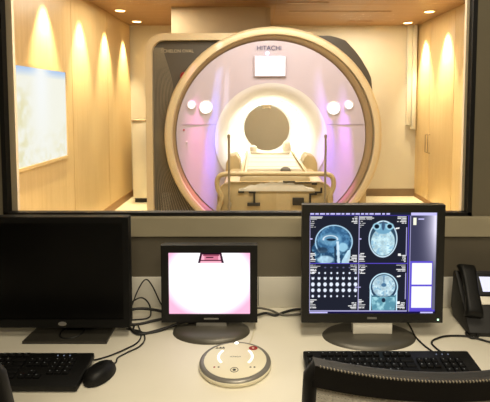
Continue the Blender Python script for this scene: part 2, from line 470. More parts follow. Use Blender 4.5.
# white storage cabinet by the back left corner
t = thing('storage_cabinet', 'narrow white cabinet on a black plinth beside the scanner', 'cabinet', (-1.455, 6.08, 0))
b = new(); box(b, -0.30, 0.28, -0.17, 0.20, 0.06, 1.155, 0.004); obj('body', b, M_white, t)
b = new(); box(b, -0.28, 0.26, -0.16, 0.18, 0.0, 0.06); obj('plinth', b, M_black2, t)
b = new(); box(b, -0.295, -0.01, -0.19, -0.1705, 0.065, 1.12, 0.003); d = obj('door', b, M_white, t)
b = new(); box(b, -0.01, 0.275, -0.19, -0.1705, 0.065, 1.12, 0.003); d2 = obj('door', b, M_white, t)
b = new(); tube(b, [(0.03, -0.19, 0.55), (0.03, -0.21, 0.56), (0.03, -0.21, 0.70), (0.03, -0.19, 0.71)], 0.006); obj('handle', b, M_chrome, d2)
b = new(); box(b, -0.305, 0.285, -0.192, 0.205, 1.155, 1.175, 0.003); obj('top', b, M_duct, t)

# birch cupboard doors in the right wall
t = thing('wall_cupboard', 'tall birch cupboard built into the right wall with two doors', 'cupboard', (XR, 5.81, 0.055))
for (y0, y1, hy) in ((-0.70, -0.003, -0.045), (0.003, 0.46, 0.04)):
    b = new(); box(b, -0.004, -0.0005, y0, y1, 0.012, 2.47, 0.0010); d = obj('door', b, M_birch, t)
    b = new(); tube(b, [(-0.004, hy, 0.665), (-0.036, hy, 0.675), (-0.036, hy, 0.915), (-0.004, hy, 0.925)], 0.006, 10); obj('handle', b, M_bronze, d)

# ------------------------------------------------------------------ MRI scanner
SX, SZ = 0.144, 1.127                       # ring centre
BX, BZ = 0.126, 1.10                       # bore axis
mri = thing('mri_scanner', 'large cream and lavender MRI scanner with a glowing round bore', 'MRI scanner', (SX, 3.8, 0))
def L(pts): return [(x-SX, z) for x, z in pts]
def Y(y): return y-3.8
def arc(cx, cz, r, a0, a1, n): return [(cx+r*math.cos(a0+(a1-a0)*k/n), cz+r*math.sin(a0+(a1-a0)*k/n)) for k in range(n+1)]
outline = [(1.0, 0.0), (0.985, 0.45), (1.0, 0.74), (1.062, 1.50), (1.045, 1.67), (0.93, 1.86), (0.80, 2.0), (0.665, 2.035)] \
    + arc(-0.82, 1.865, 0.17, PI/2, PI, 8) + [(-0.99, 0.0)]
# the shell is a hollow housing with the bore passing through: front ring of faces + sides + back ring
b = new()
def shell_with_hole(b, poly, y0, y1, hx, hz, hr, n=96):
    """plate body with a round through hole: both faces stitched outline -> hole by angle"""
    P = []
    m = len(poly)
    for k in range(n):
        a = 2*PI*k/n; dx, dz = math.cos(a), math.sin(a)
        best = None
        for i in range(m):
            (x1, z1), (x2, z2) = poly[i], poly[(i+1) % m]
            ex, ez = x2-x1, z2-z1
            den = dx*ez-dz*ex
            if abs(den) < 1e-9: continue
            tt = ((x1-hx)*ez-(z1-hz)*ex)/den; ss = ((x1-hx)*dz-(z1-hz)*dx)/den
            if tt > 0 and -1e-6 <= ss <= 1+1e-6 and (best is None or tt > best): best = tt
        P.append(((hx+dx*best, hz+dz*best), (hx+dx*hr, hz+dz*hr)))
    V = [[b.verts.new((q[0]-SX, Y(y), q[1])) for q in pr] for y in (y0, y1) for pr in P]
    F, B = V[:n], V[n:]
    for k in range(n):
        j = (k+1) % n
        b.faces.new((F[k][0], F[j][0], F[j][1], F[k][1])); b.faces.new((B[k][0], B[k][1], B[j][1], B[j][0]))
        b.faces.new((F[k][0], B[k][0], B[j][0], F[j][0])); b.faces.new((F[k][1], F[j][1], B[j][1], B[k][1]))
shell_with_hole(b, outline, 3.86, 5.30, SX, SZ, 0.62)
obj('gantry_body', b, M_darkshell, mri, 30)
# cream edge of the left wing and along the top, and a short one down the right foot
edge = [(-0.965, 0.0)] + [(-0.965, 1.0)] + arc(-0.82, 1.865, 0.145, PI, PI/2, 10) + [(-0.2, 2.012), (0.5, 2.02)]
b = new(); ribbon(b, L(edge), 0.06, Y(3.76), Y(3.8595)); obj('wing_edge', b, M_cream, mri)
b = new(); ribbon(b, L([(0.965, 0.0), (0.965, 0.80)]), 0.06, Y(3.78), Y(3.8595)); obj('foot_edge', b, M_cream, mri)
# dark mesh panel in the left wing
pan = [(-0.30, 0.0), (-0.30, 1.985)] + arc(-0.82, 1.865, 0.12, PI/2, PI, 8) + [(-0.94, 0.0)]
b = new(); prism(b, L(pan), Y(3.81), Y(3.8595)); wing = obj('wing_panel', b, M_darkshell, mri)
b = new()
for i in range(14):
    f = i/13.0
    pts = []
    for k in range(41):
        z = 0.10+1.82*k/40
        # sheaf of lines: tight at the waist (z~1.05), fanned below, gathered to the corner at the top
        low = max(0.0, (1.12-z)/1.0)**1.5
        top = max(0.0, (z-1.12)/0.8)
        xr = 0.085+0.42*low if z < 1.12 else 0.085+0.10*math.sin(min(1, top*1.05)*PI)*(1-top*0.3)
        pts.append((-0.925+f*xr, z))
    ribbon(b, L(pts), 0.0035, Y(3.8065), Y(3.8099))
obj('curved_line_decor', b, M_line, wing)
lettering('model_lettering', 'ECHELON OVAL', 0.040, mat('pale_print', (176, 164, 134), 0.5), wing, (-0.715-SX, Y(3.8085), 1.888))
b = new(); lathe(b, [(0.036, 0.03), (0.036, 0.0), (0.03, -0.012), (0.001, -0.014)], 24, 'Y', (-0.655-SX, Y(3.80), 1.665)); obj('stop_button', b, M_red, wing)['label'] = 'red stop button'

# big cream ring and its bronze inner band
b = new(); lathe(b, [(0.958, 0.16), (0.968, 0.02), (0.963, -0.09), (0.950, -0.125), (0.93, -0.14), (0.892, -0.135), (0.886, -0.10), (0.886, 0.16)], 128, 'Y', (0, 0, SZ), closed_prof=True)
obj('outer_ring', b, M_cream, mri, 50)
b = new(); lathe(b, [(0.895, -0.118), (0.875, -0.115), (0.842, -0.075), (0.838, -0.04), (0.895, -0.04)], 128, 'Y', (-0.02, 0, SZ+0.004), closed_prof=True)
obj('inner_band', b, M_bronze, mri, 50)
# face with the round opening
FY = Y(3.715)
b = new()
n = 128; A, B_ = [], []
for k in range(n):
    a = 2*PI*k/n
    A.append(b.verts.new((-0.02+0.838*math.cos(a), FY, SZ+0.004+0.838*math.sin(a))))
    B_.append(b.verts.new((BX-SX+0.50*math.cos(a), FY-0.006, BZ+0.50*math.sin(a))))
A2 = [b.verts.new((v.co.x, FY+0.04, v.co.z)) for v in A]; B2 = [b.verts.new((v.co.x, FY+0.04, v.co.z)) for v in B_]
for k in range(n):
    j = (k+1) % n
    b.faces.new((A[k], A[j], B_[j], B_[k])); b.faces.new((A2[k], B2[k], B2[j], A2[j]))
    b.faces.new((A[k], A2[k], A2[j], A[j])); b.faces.new((B_[k], B_[j], B2[j], B2[k]))
face = obj('front_cover', b, M_face, mri, 30)
# flared bell and the bore
b = new()
prof = []
for k in range(13):
    s = k/12.0
    prof.append((0.499-0.155*math.sin(s*PI/2), FY-0.012+0.30*(1-math.cos(s*PI/2))))
lathe(b, prof+[(0.344, FY+0.33), (0.52, FY+0.33), (0.52, FY+0.05), (0.499, FY+0.04)], 96, 'Y', (BX-SX, 0, BZ), closed_prof=True)
obj('bell_mouth', b, M_bell, mri, 50)
y0, y1 = FY+0.331, Y(5.29)
b = new(); lathe(b, [(0.343, y0), (0.30, y1-0.05), (0.285, y1), (0.33, y1), (0.37, y0)], 96, 'Y', (BX-SX, 0, BZ), closed_prof=True)
obj('bore_tube', b, M_bell, mri, 50)
for (yy, r) in ((y0+0.02, 0.338), (y0+0.42, 0.327), (y0+0.82, 0.315)):
    b = new(); lathe(b, [(r, yy), (r-0.004, yy+0.004), (r-0.004, yy+0.056), (r, yy+0.06)], 96, 'Y', (BX-SX, 0, BZ), closed_prof=True)
    obj('bore_light', b, emit('bore_light_glow', (255, 246, 220), 26.0), mri)['label'] = 'glowing ring lamp inside the bore'
# small sensor at the top of the bore's far end
b = new(); box(b, -0.045, 0.045, y1-0.02, y1+0.0, -0.035, 0.0, 0.004); box(b, -0.055, -0.03, y1-0.03, y1-0.005, -0.05, 0.0, 0.003); box(b, 0.03, 0.055, y1-0.03, y1-0.005, -0.05, 0.0, 0.003)
obj('bore_sensor', b, M_bronze, mri, loc=(BX-SX, 0, BZ+0.292))
# parting line across the cover
for (xa, xb) in ((-0.80, -0.50), (0.48, 0.80)):
    b = new(); box(b, xa, xb, FY-0.0068, FY-0.003, 1.232, 1.237); obj('parting_line', b, M_groove, face)
# display and lettering over the bore
fz = lambda y_: 1.44-(y_-101.1)/113.6
fx = lambda x_: (x_-256.8)/113.6-SX
b = new(); box(b, fx(254), fx(286), FY-0.028, FY-0.004, fz(77), fz(56), 0.006); disp = obj('display', b, M_face, mri)
b = new(); box(b, fx(255.3), fx(284.8), FY-0.0295, FY-0.0275, fz(75.9), fz(57.1)); obj('lit_screen', b, emit('scanner_display', (255, 255, 255), 2.2), disp)
lettering('maker_lettering', 'HITACHI', 0.056, mat('blue_grey_print', (52, 54, 96), 0.5), face, (fx(269), FY-0.0085, fz(48.6)))
b = new(); lathe(b, [(0.001, -0.012), (0.016, -0.010), (0.018, 0.0)], 20, 'Y', (fx(267.3), FY-0.004, fz(53.5))); obj('indicator_lamp', b, emit('indicator_glow', (220, 224, 255), 2.5), face)
M_btn = emit('lit_button_glow', (255, 255, 255), 2.2)
for (px, py, r) in ((191.3, 105, 0.032), (205.8, 107.3, 0.055), (333.8, 108.2, 0.055), (349.2, 105, 0.034)):
    b = new(); lathe(b, [(r+0.008, 0.004), (r+0.008, -0.006), (r, -0.010), (r-0.003, -0.006), (r-0.003, 0.004)], 40, 'Y', (0, 0, 0))
    k = obj('control_button', b, M_bell, mri, loc=(fx(px), FY-0.004, fz(py)))
    b = new(); lathe(b, [(0.001, -0.009), (r-0.0035, -0.008), (r-0.0035, 0.0), (0.001, 0.0)], 40, 'Y', (0, 0, 0)); obj('lit_lens', b, M_btn, k)
    if r > 0.05:
        b = new(); lathe(b, [(0.022, -0.0105), (0.026, -0.0105), (0.026, -0.0085), (0.022, -0.0085)], 28, 'Y', closed_prof=True); obj('ring_mark', b, M_groove, k)
for (px, py) in ((183.5, 130), (186, 142)):
    b = new(); lathe(b, [(0.001, -0.008), (0.007, -0.006), (0.008, 0.0)], 16, 'Y', (fx(px), FY-0.003, fz(py))); obj('indicator_lamp', b, M_red if py < 135 else M_bell, face)

# ------------------------------------------------------------------ patient table
TX = 0.122
tb = thing('patient_table', 'cream patient table reaching into the scanner bore', 'patient table', (TX, 3.2, 0))
T = lambda y: y-3.2
b = new(); box(b, -0.30, 0.30, T(2.83), T(3.60), 0.12, 0.70, 0.02); box(b, -0.36, 0.36, T(2.86), T(3.58), 0.0, 0.12, 0.015); obj('pedestal', b, M_table, tb)
b = new(); prism(b, rrect(-0.36, 0.36, 0.70, 0.885, 0.05), T(2.80), T(3.58), bev=0.008); body = obj('table_body', b, M_table, tb)
b = new(); prism(b, rrect(-0.385, 0.385, 0.67, 0.905, 0.09), T(2.755), T(2.7995), bev=0.012); front = obj('front_panel', b, M_tablefront, tb)
# rail that frames the end of the table
rail = []
for k in range(9): rail.append((-0.40+0.012*math.sin(k/8*PI), T(2.74), 0.66+0.20*k/8))
rail = [(-0.375, T(2.74), 0.64), (-0.40, T(2.74), 0.72), (-0.375, T(2.735), 0.80), (-0.405, T(2.73), 0.875), (-0.40, T(2.73), 0.935), (-0.355, T(2.725), 0.962), (-0.2, T(2.722), 0.965), (0.0, T(2.722), 0.965),
        (0.2, T(2.722), 0.965), (0.355, T(2.725), 0.962), (0.40, T(2.73), 0.935), (0.405, T(2.73), 0.875), (0.375, T(2.735), 0.80), (0.40, T(2.74), 0.72), (0.375, T(2.74), 0.64)]
rail = [(x*0.94, y, z) for x, y, z in rail]
b = new(); tube(b, rail, 0.016, 10, smooth=6); obj('end_rail', b, M_tablefront, tb)
# cradle: long top running into the bore
b = new(); prism(b, rrect(-0.235, 0.235, 0.885, 0.935, 0.02), T(2.79), T(4.15), bev=0.006); cr = obj('cradle', b, M_table, tb)
for s in (-1, 1):
    b = new(); box(b, s*0.225-0.012, s*0.225+0.012, T(2.79), T(4.10), 0.935, 0.957, 0.005); obj('side_rail', b, M_tablefront, cr)
b = new(); prism(b, rrect(-0.195, 0.195, 0.9355, 0.962, 0.012), T(2.95), T(3.95), bev=0.005); obj('mattress_pad', b, M_pad, cr)
for y in (3.05, 3.28, 3.52):
    b = new(); box(b, -0.19, 0.19, T(y)-0.004, T(y)+0.004, 0.9622, 0.9635); obj('pad_seam', b, M_tablefront, cr)
# side wedges where the table meets the bore
for s in (-1, 1):
    b = new(); prism(b, [(s*0.245, 0.70), (s*0.385, 0.70), (s*0.375, 0.93), (s*0.35, 0.985), (s*0.29, 1.0), (s*0.262, 0.96)], T(3.42), T(3.66), bev=0.006); obj('side_wedge', b, M_tablefront, tb)
# white sheet bunched over the near end of the body
b = new()
nx, ny = 24, 8
V = [[b.verts.new((-0.24+0.50*i/nx, T(2.745)+0.05*j/ny, 0.855+0.05*math.sin(PI*i/nx)**0.8*(0.7+0.3*math.sin(j*1.1))+0.006*math.sin(i*1.9+j))) for i in range(nx+1)] for j in range(ny+1)]
Bt = [[b.verts.new((v.co.x, v.co.y, 0.845)) for v in r] for r in V]
for j in range(ny):
    for i in range(nx):
        b.faces.new((V[j][i], V[j][i+1], V[j+1][i+1], V[j+1][i])); b.faces.new((Bt[j][i], Bt[j+1][i], Bt[j+1][i+1], Bt[j][i+1]))
for i in range(nx):
    b.faces.new((V[0][i], Bt[0][i], Bt[0][i+1], V[0][i+1])); b.faces.new((V[ny][i], V[ny][i+1], Bt[ny][i+1], Bt[ny][i]))
for j in range(ny):
    b.faces.new((V[j][0], V[j+1][0], Bt[j+1][0], Bt[j][0])); b.faces.new((V[j][nx], Bt[j][nx], Bt[j+1][nx], V[j+1][nx]))
obj('front_cushion', b, M_pad, tb)
# dark latches on the end panel
b = new(); box(b, -0.245, -0.205, T(2.742), T(2.755), 0.835, 0.846); obj('latch_mark', b, M_bracket, front)
b = new(); box(b, -0.175, -0.13, T(2.742), T(2.755), 0.832, 0.842); box(b, -0.145, -0.132, T(2.742), T(2.755), 0.765, 0.835); box(b, -0.185, -0.10, T(2.735), T(2.755), 0.748, 0.768, 0.003)
obj('latch', b, M_bracket, front)
b = new(); box(b, 0.115, 0.19, T(2.738), T(2.755), 0.752, 0.802, 0.003); box(b, 0.19, 0.235, T(2.742), T(2.755), 0.752, 0.765); box(b, 0.225, 0.237, T(2.742), T(2.755), 0.765, 0.83); box(b, 0.237, 0.275, T(2.742), T(2.755), 0.82, 0.83); box(b, 0.262, 0.30, T(2.742), T(2.755), 0.833, 0.843); box(b, 0.30, 0.31, T(2.742), T(2.755), 0.833, 0.868)
obj('latch', b, M_bracket, front)
b = new(); box(b, 0.05, 0.13, T(2.735), T(2.748), 0.905, 0.913); box(b, 0.13, 0.24, T(2.737), T(2.748), 0.900, 0.906); box(b, 0.24, 0.275, T(2.737), T(2.748), 0.89, 0.902)
obj('release_lever', b, M_bracket, front)
# two slim upright posts at the near corners
for (x, z0) in ((-0.302, 0.72), (0.322, 0.70)):
    b = new(); tube(b, [(x, T(2.70), z0), (x, T(2.70), 1.20)], 0.0075, 12); lathe(b, [(0.0075, 1.2), (0.010, 1.205), (0.010, 1.222), (0.003, 1.228)], 12, 'Z', (x, T(2.70), 0))
    box(b, x-0.012, x+0.012, T(2.70), T(2.757), z0+0.02, z0+0.05, 0.003)
    obj('upright_post', b, M_post, tb)
# things lying on the table
b = new(); lathe(b, [(0.001, 0.0), (0.034, 0.0), (0.04, 0.012), (0.034, 0.034), (0.016, 0.046), (0.001, 0.048)], 24)
tag(obj('squeeze_bulb', b, mat('grey_rubber', (84, 78, 66), 0.5), loc=(0.20, 2.90, 0.937)), 'small dark grey squeeze bulb lying on the near end of the patient table', 'squeeze bulb')
# head coil: an open white cradle in the mouth of the bore
t = thing('head_coil', 'white open head coil on the table inside the bore', 'head coil', (TX, 3.84, 0.9625))
b = new(); prism(b, [(-0.17, 0.0), (0.17, 0.0), (0.18, 0.022), (0.15, 0.020), (0.06, 0.010), (-0.06, 0.010), (-0.15, 0.020), (-0.18, 0.022)], -0.09, 0.09, bev=0.003); obj('base', b, M_pad, t)
for (x, h, r) in ((0.155, 0.105, 0.040), (-0.155, 0.062, 0.036)):
    b = new(); lathe(b, [(0.001, 0.0), (r*0.9, 0.004), (r, h*0.4), (r*0.86, h*0.78), (r*0.4, h*0.97), (0.001, h)], 24, 'Z', (x, 0, 0.012), sy=1.5); obj('side_pad', b, M_pad, t)

# ------------------------------------------------------------------ desk
DZ = 0.74
t = thing('desk', 'long cream laminate worktop with a pale upstand below the window', 'desk', (0, 1.05, 0))
b = new(); box(b, -1.95, 2.2, -0.36, 0.3555, DZ-0.03, DZ, 0.004); obj('worktop', b, M_desk, t)
b = new(); box(b, -1.95, 0.004, 0.338, 0.3555, DZ+0.0003, 0.8445, 0.002); box(b, 0.006, 2.2, 0.338, 0.3555, DZ+0.0003, 0.8445, 0.002); obj('backsplash', b, M_splash, t)
for x in (-1.9, -1.0, 1.2, 2.12):
    b = new(); box(b, x, x+0.03, -0.33, 0.33, 0.0, DZ-0.0305, 0.002); obj('panel_leg', b, M_splash, t)

# ------------------------------------------------------------------ screens
def dashes(img, X, Yy, x0, x1, y0, y1, n, col, align='l', h=2.2):
    step = (y1-y0)/n
    for i in range(n):
        ln = (x1-x0)*(0.35+0.65*random.random()); yy = y0+i*step
        a, c = (x0, x0+ln) if align == 'l' else (x1-ln, x1)
        m = (X >= a) & (X <= c) & (Yy >= yy) & (Yy <= yy+h)
        if random.random() < 0.5:
            gap = a+ln*random.random(); m &= ~((X > gap) & (X < gap+3))
        img[m] = col

def right_image():
    nx, ny = 330, 268
    X = 48+395*np.linspace(0, 1, nx)[None]+np.zeros((ny, 1)); Yv = 52+323*np.linspace(0, 1, ny)[:, None]+np.zeros((1, nx))
    img = np.ones((ny, nx, 3))*np.array([0.13, 0.14, 0.19])
    LAV = np.array([0.80, 0.78, 1.0]); WH = np.array([1, 1, 1.0]); BL = np.array([0.36, 0.30, 0.80])
    n1, n2, n3 = noise2(ny, nx, 14), noise2(ny, nx, 34), noise2(ny, nx, 70)
    tex = n1*.3+n2*.4+n3*.3
    def ell(cx, cy, rx, ry): return np.sqrt(((X-cx)/rx)**2+((Yv-cy)/ry)**2)
    def blend(mask, c):
        nonlocal img
        mk = np.clip(mask, 0, 1)[..., None]; img = img*(1-mk)+np.array(c)*mk
    def soft(d, w): return np.clip(0.5-d/w, 0, 1)
    # --- sagittal head
    P1 = (X < 200) & (Yv < 214)
    e = ell(124, 146, 58, 53)
    head = soft(e-1, .05)
    jaw = ((X > 62+np.clip(Yv-170, 0, 50)*.12) & (X < 176-np.clip(Yv-175, 0, 60)*.45) & (Yv > 150))*1.0
    nose = soft(ell(66, 168, 11, 13)-1, .2)
    hm = np.maximum(np.maximum(head, jaw), nose)*P1
    blend(hm, [0.16, 0.30, 0.43])
    blend(hm*np.clip((tex-.45)*2.6, 0, .8), [0.62, 0.84, 0.94])
    blend(soft(np.abs(e-.985)-.03, .04)*P1*(Yv < 180), [0.74, 0.90, 1.0])
    br = soft(ell(124, 140, 49, 42)-1, .06)*P1
    blend(br*(0.45+.5*np.clip((tex-.4)*2, 0, 1)), [0.28, 0.49, 0.67])
    blend(soft(ell(112, 138, 34, 19)-1, .25)*P1*.4, [0.62, 0.84, 0.94])
    blend(soft(np.abs(ell(113, 138, 22, 12)-1)-.10, .2)*(Yv < 141)*P1, [0.93, 0.97, 1.0])
    blend(soft(ell(116, 139, 15, 4)-1, .3)*P1*.9, [0.08, 0.13, 0.2])
    blend(soft(ell(152, 163, 16, 14)-1, .3)*P1*.85, [0.66, 0.86, 0.95])
    blend(((X > 150+np.clip(205-Yv, 0, 60)*.55) & (X < 176-np.clip(Yv-190, 0, 60)*.2) & (Yv > 172) & (Yv < 213))*.85, [0.80, 0.94, 1.0])
    blend(((np.abs(X-(136+(Yv-150)*.06)) < 4) & (Yv > 145) & (Yv < 213))*P1*.9, [0.86, 0.95, 1.0])
    blend(((np.abs(X-(127+(Yv-150)*.05)) < 3) & (Yv > 160) & (Yv < 213))*P1*.8, [0.12, 0.18, 0.26])
    blend(soft(ell(88, 172, 17, 9)-1, .3)*P1*.7, [0.15, 0.22, 0.30])
    blend(soft(ell(98, 203, 26, 13)-1, .3)*P1*.7, [0.80, 0.94, 1.0])
    blend(((X > 172) & (X < 180) & (Yv > 180))*P1*.0, [1, 1, 1])
    # --- axial
    e = ell(277, 137, 45, 59)
    blend(soft(e-1, .04), [0.20, 0.30, 0.38])
    blend(soft(np.abs(e-.96)-.035, .03), [0.84, 0.94, 1.0])
    blend(soft(ell(277, 146, 37, 44)-1, .05)*(.72+.28*np.clip((tex-.35)*3, 0, 1)), [0.84, 0.97, 1.0])
    blend(soft(ell(277, 146, 37, 44)-1, .05)*np.clip((n3-.62)*3, 0, .6), [0.45, 0.66, 0.80])
    blend(soft(ell(277, 104, 26, 17)-1, .2), [0.45, 0.66, 0.78])
    for cx in (257, 297):
        blend(soft(ell(cx, 97, 13, 11)-1, .2), [0.62, 0.82, 0.90]); blend(soft(ell(cx, 97, 7.5, 7)-1, .2), [0.08, 0.12, 0.18])
    blend(soft(ell(277, 95, 5, 14)-1, .3), [0.25, 0.36, 0.48])
    # --- coronal
    P4 = (Yv > 218) & (Yv < 367)
    e = ell(282, 291, 45, 46)
    blend(soft(e-1, .05)*(Yv < 335)*P4, [0.16, 0.26, 0.36])
    blend(((np.abs(X-282) < 41-np.clip(Yv-320, 0, 60)*.12) & (Yv > 318))*P4*1.0, [0.36, 0.58, 0.66])
    blend(((np.abs(X-282) < 36) & (Yv > 322))*np.clip((tex-.4)*2.5, 0, .8)*P4, [0.72, 0.92, 0.95])
    blend(soft(np.abs(e-.95)-.04, .03)*(Yv < 318)*P4, [0.80, 0.94, 1.0])
    blend(((np.abs(np.abs(X-282)-41) < 2.2) & (Yv > 300) & (Yv < 366))*P4*1., [0.78, 0.93, 1.0])
    blend(soft(ell(282, 288, 36, 36)-1, .05)*(.65+.35*np.clip((tex-.35)*3, 0, 1))*P4*(Yv < 322), [0.86, 0.97, 1.0])
    blend(soft(ell(282, 288, 36, 36)-1, .05)*np.clip((n3-.6)*3, 0, .6)*P4*(Yv < 322), [0.40, 0.60, 0.74])
    blend(soft(ell(282, 284, 8, 6)-1, .3), [0.30, 0.46, 0.60]); blend(((np.abs(X-282) < 1.4) & (Yv > 254) & (Yv < 275))*.8, [0.3, 0.45, 0.6])
    blend(((np.abs(Yv-320) < 1.6) & (np.abs(X-282) < 36))*.8, [0.12, 0.2, 0.3]); blend(soft(ell(282, 333, 6, 7)-1, .3), [0.12, 0.18, 0.26])
    # --- contact sheet of small slices
    for r in range(6):
        for c in range(8):
            cx, cy = 59.5+c*19.1, [228, 245.6, 262, 282, 301, 320][r]
            rx = [4.5, 4.0, 6.2, 7.6, 7.4, 5.2-.35*c][r]; ry = [2.6, 4.0, 6.8, 8.2, 7.6, 5.6-.4*c][r]
            if r == 0 and c < 2: continue
            mk = soft(ell(cx, cy, rx, ry)-1, .3)
            rx *= .74; ry *= .80; mk = soft(ell(cx, cy, rx, ry)-1, .3)
            blend(mk*(.6 if r == 0 else 1), [0.90, 0.93, 1.0] if r else [0.55, 0.55, 0.75])
            if r == 2: blend(soft(ell(cx, cy-6, 2.6, 4)-1, .4), [0.13, 0.14, 0.19])
    # --- rules and frames of the viewer
    for (x0, x1, y0, y1, c) in ((48, 50, 64, 370, LAV), (201, 203, 64, 366, LAV*.86), (50, 356, 214, 216, BL), (50, 356, 366, 369, LAV*.85), (355, 357, 64, 366, BL),
                                (48, 362, 61, 63, BL*.7), (361, 363, 64, 370, LAV*.8), (349, 351, 100, 190, LAV*.9), (349, 351, 245, 330, LAV*.9)):
        img[(X >= x0) & (X <= x1) & (Yv >= y0) & (Yv <= y1)] = c
    gx = np.clip((X-363)/75, 0, 1)**2.6; gy = 1-.75*np.clip((Yv-110)/130, 0, 1)
    rc = (X > 363)
    grad = (np.array([0.25, 0.25, 0.35])*(1-(gx*gy)[..., None])+np.array([0.93, 0.91, 1.0])*(gx*gy)[..., None])
    img[rc] = grad[rc]
    img[rc & (Yv < 62)] = LAV
    img[rc & (X < 434) & (Yv > 208) & (Yv < 364)] = BL*1.05
    img[rc & (X > 369) & (X < 431) & (Yv > 213) & (Yv < 283)] = WH
    img[rc & (X > 369) & (X < 431) & (Yv > 288) & (Yv < 357)] = WH
    img[rc & (Yv > 364) & (Yv < 369)] = BL
    img[(X > 370) & (X < 380) & (Yv > 70) & (Yv < 92)] = [1, 1, .9]
    img[(X > 386) & (X < 404) & (Yv > 72) & (Yv < 75)] = LAV
    # menu row and the clusters of small readout
    k = 50
    while k < 300:
        w = 8+12*random.random(); img[(X > k) & (X < k+w) & (Yv > 54.5) & (Yv < 59.5)] = LAV; k += w+4
    img[(Yv > 370)] = [0.10, 0.08, 0.28]
    img[(Yv > 370.5) & (X > 50) & (X < 106)] = LAV
    img[(Yv > 370.5) & (X > 398) & (X < 438)] = LAV
    for ox, oy in ((0, 0), (153, 0), (153, 153), (0, 153)):
        dashes(img, X, Yv, 51+ox, 100+ox if oy == 0 else 84+ox, 66+oy, 78+oy, 3, WH*.9, h=1.8)
        dashes(img, X, Yv, 51+ox, 72+ox, 80+oy, 104+oy-8*(oy > 0), 4, WH, h=2.2)
        dashes(img, X, Yv, 176+ox-10*(ox > 0), 200+ox-4, 66+oy, 90+oy, 5, WH*.96, 'r')
        dashes(img, X, Yv, 51+ox, 72+ox, 182+oy-4*(oy > 0), 212+oy-4*(oy > 0), 6, WH)
        dashes(img, X, Yv, 170+ox, 200+ox-4, 188+oy, 213+oy-2*(oy > 0), 5, WH, 'r')
    for (x, y) in ((321, 103), (328, 256)): img[(X > x-6) & (X < x+6) & (np.abs(Yv-y-(X-x)*-.15) < 2)] = WH
    for (x, y) in ((329, 187), (329, 341)): img[(X > x-4) & (X < x+4) & (np.abs(Yv-y) < 4)] = WH
    for (x, y) in ((53, 137), (206, 137), (206, 291), (196, 291)): img[(X > x-4) & (X < x+4) & (np.abs(Yv-y) < 1.6)] = LAV
    return img

def mid_image():
    nx, ny = 200, 160
    u = np.linspace(0, 1, nx)[None]+np.zeros((ny, 1)); v = np.linspace(0, 1, ny)[:, None]+np.zeros((1, nx))
    img = np.ones((ny, nx, 3))*np.array([1.0, 0.985, 1.0])
    r = np.sqrt(((u-.5)/.55)**2+((v-.42)/.62)**2)
    k = np.clip((r-.88)*5, 0, 1)[..., None]; img = img*(1-k)+np.array([0.95, 0.70, 0.82])*k
    k = (np.clip(1-np.abs(r-.86)*22, 0, 1)*(v > .66)*.5)[..., None]; img = img*(1-k)+np.array([0.96, 0.78, 0.84])*k
    # dark bracket with pink metal at the top centre
    def quad(x0, x1, y0, y1, sl): 
        return (v >= y0) & (v <= y1) & (u >= x0-(v-y0)*sl) & (u <= x1+(v-y0)*sl)
    img[quad(.405, .635, 0.0, .17, .18)] = [0.93, 0.66, 0.74]
    img[quad(.40, .64, 0.0, .035, .1)] = [0.10, 0.05, 0.09]
    img[quad(.425, .62, .035, .06, .0)] = [0.55, 0.26, 0.34]
    img[quad(.44, .61, .06, .12, .0)] = [0.80, 0.46, 0.56]
    img[quad(.46, .55, .07, .09, .0)] = [0.25, 0.08, 0.14]
    L1 = np.abs(u-(.405-(v)*.18)) < .014; L2 = np.abs(u-(.635+(v)*.18)) < .014
    img[(L1 | L2) & (v < .175)] = [0.20, 0.08, 0.16]
    img[(np.abs(v-.13) < .01) & (u > .39) & (u < .65)] = [0.35, 0.14, 0.22]
    return img

# ------------------------------------------------------------------ monitors
def monitor_head(t, cx, w, h, zb, y, bez, bezb, depth, m_bez, screen_m=None, img=None, strength=1.0, name_img='screen', bevel=0.004):
    """bezel frame, housing and panel; panel front at local y, bottom at zb"""
    x0, x1 = cx-w/2, cx+w/2
    b = new()
    for (a, c, z0, z1) in ((x0, x0+bez, zb, zb+h), (x1-bez, x1, zb, zb+h), (x0+bez, x1-bez, zb+h-bez, zb+h), (x0+bez, x1-bez, zb, zb+bezb)):
        box(b, a, c, y, y+0.02, z0, z1)
    bmesh.ops.remove_doubles(b, verts=b.verts, dist=1e-5)
    obj('bezel', b, m_bez, t)
    b = new(); box(b, x0+0.002, x1-0.002, y+0.0202, y+0.038, zb+0.002, zb+h-0.002, 0.004)
    box(b, x0+w*.18, x1-w*.18, y+0.038, y+depth, zb+h*.2, zb+h*.82, 0.012); obj('housing', b, M_black2, t)
    sw, sh = w-2*bez, h-bez-bezb
    if img is not None:
        b = new(); box(b, x0+bez, x1-bez, y+0.006, y+0.019, zb+bezb, zb+h-bez); obj('panel', b, M_blackgloss, t)
        picture(name_img, sw, sh, img, t, (cx, y+0.005, zb+bezb+sh/2), strength)
    else:
        b = new(); box(b, x0+bez, x1-bez, y+0.004, y+0.019, zb+bezb, zb+h-bez); obj('screen', b, screen_m, t)

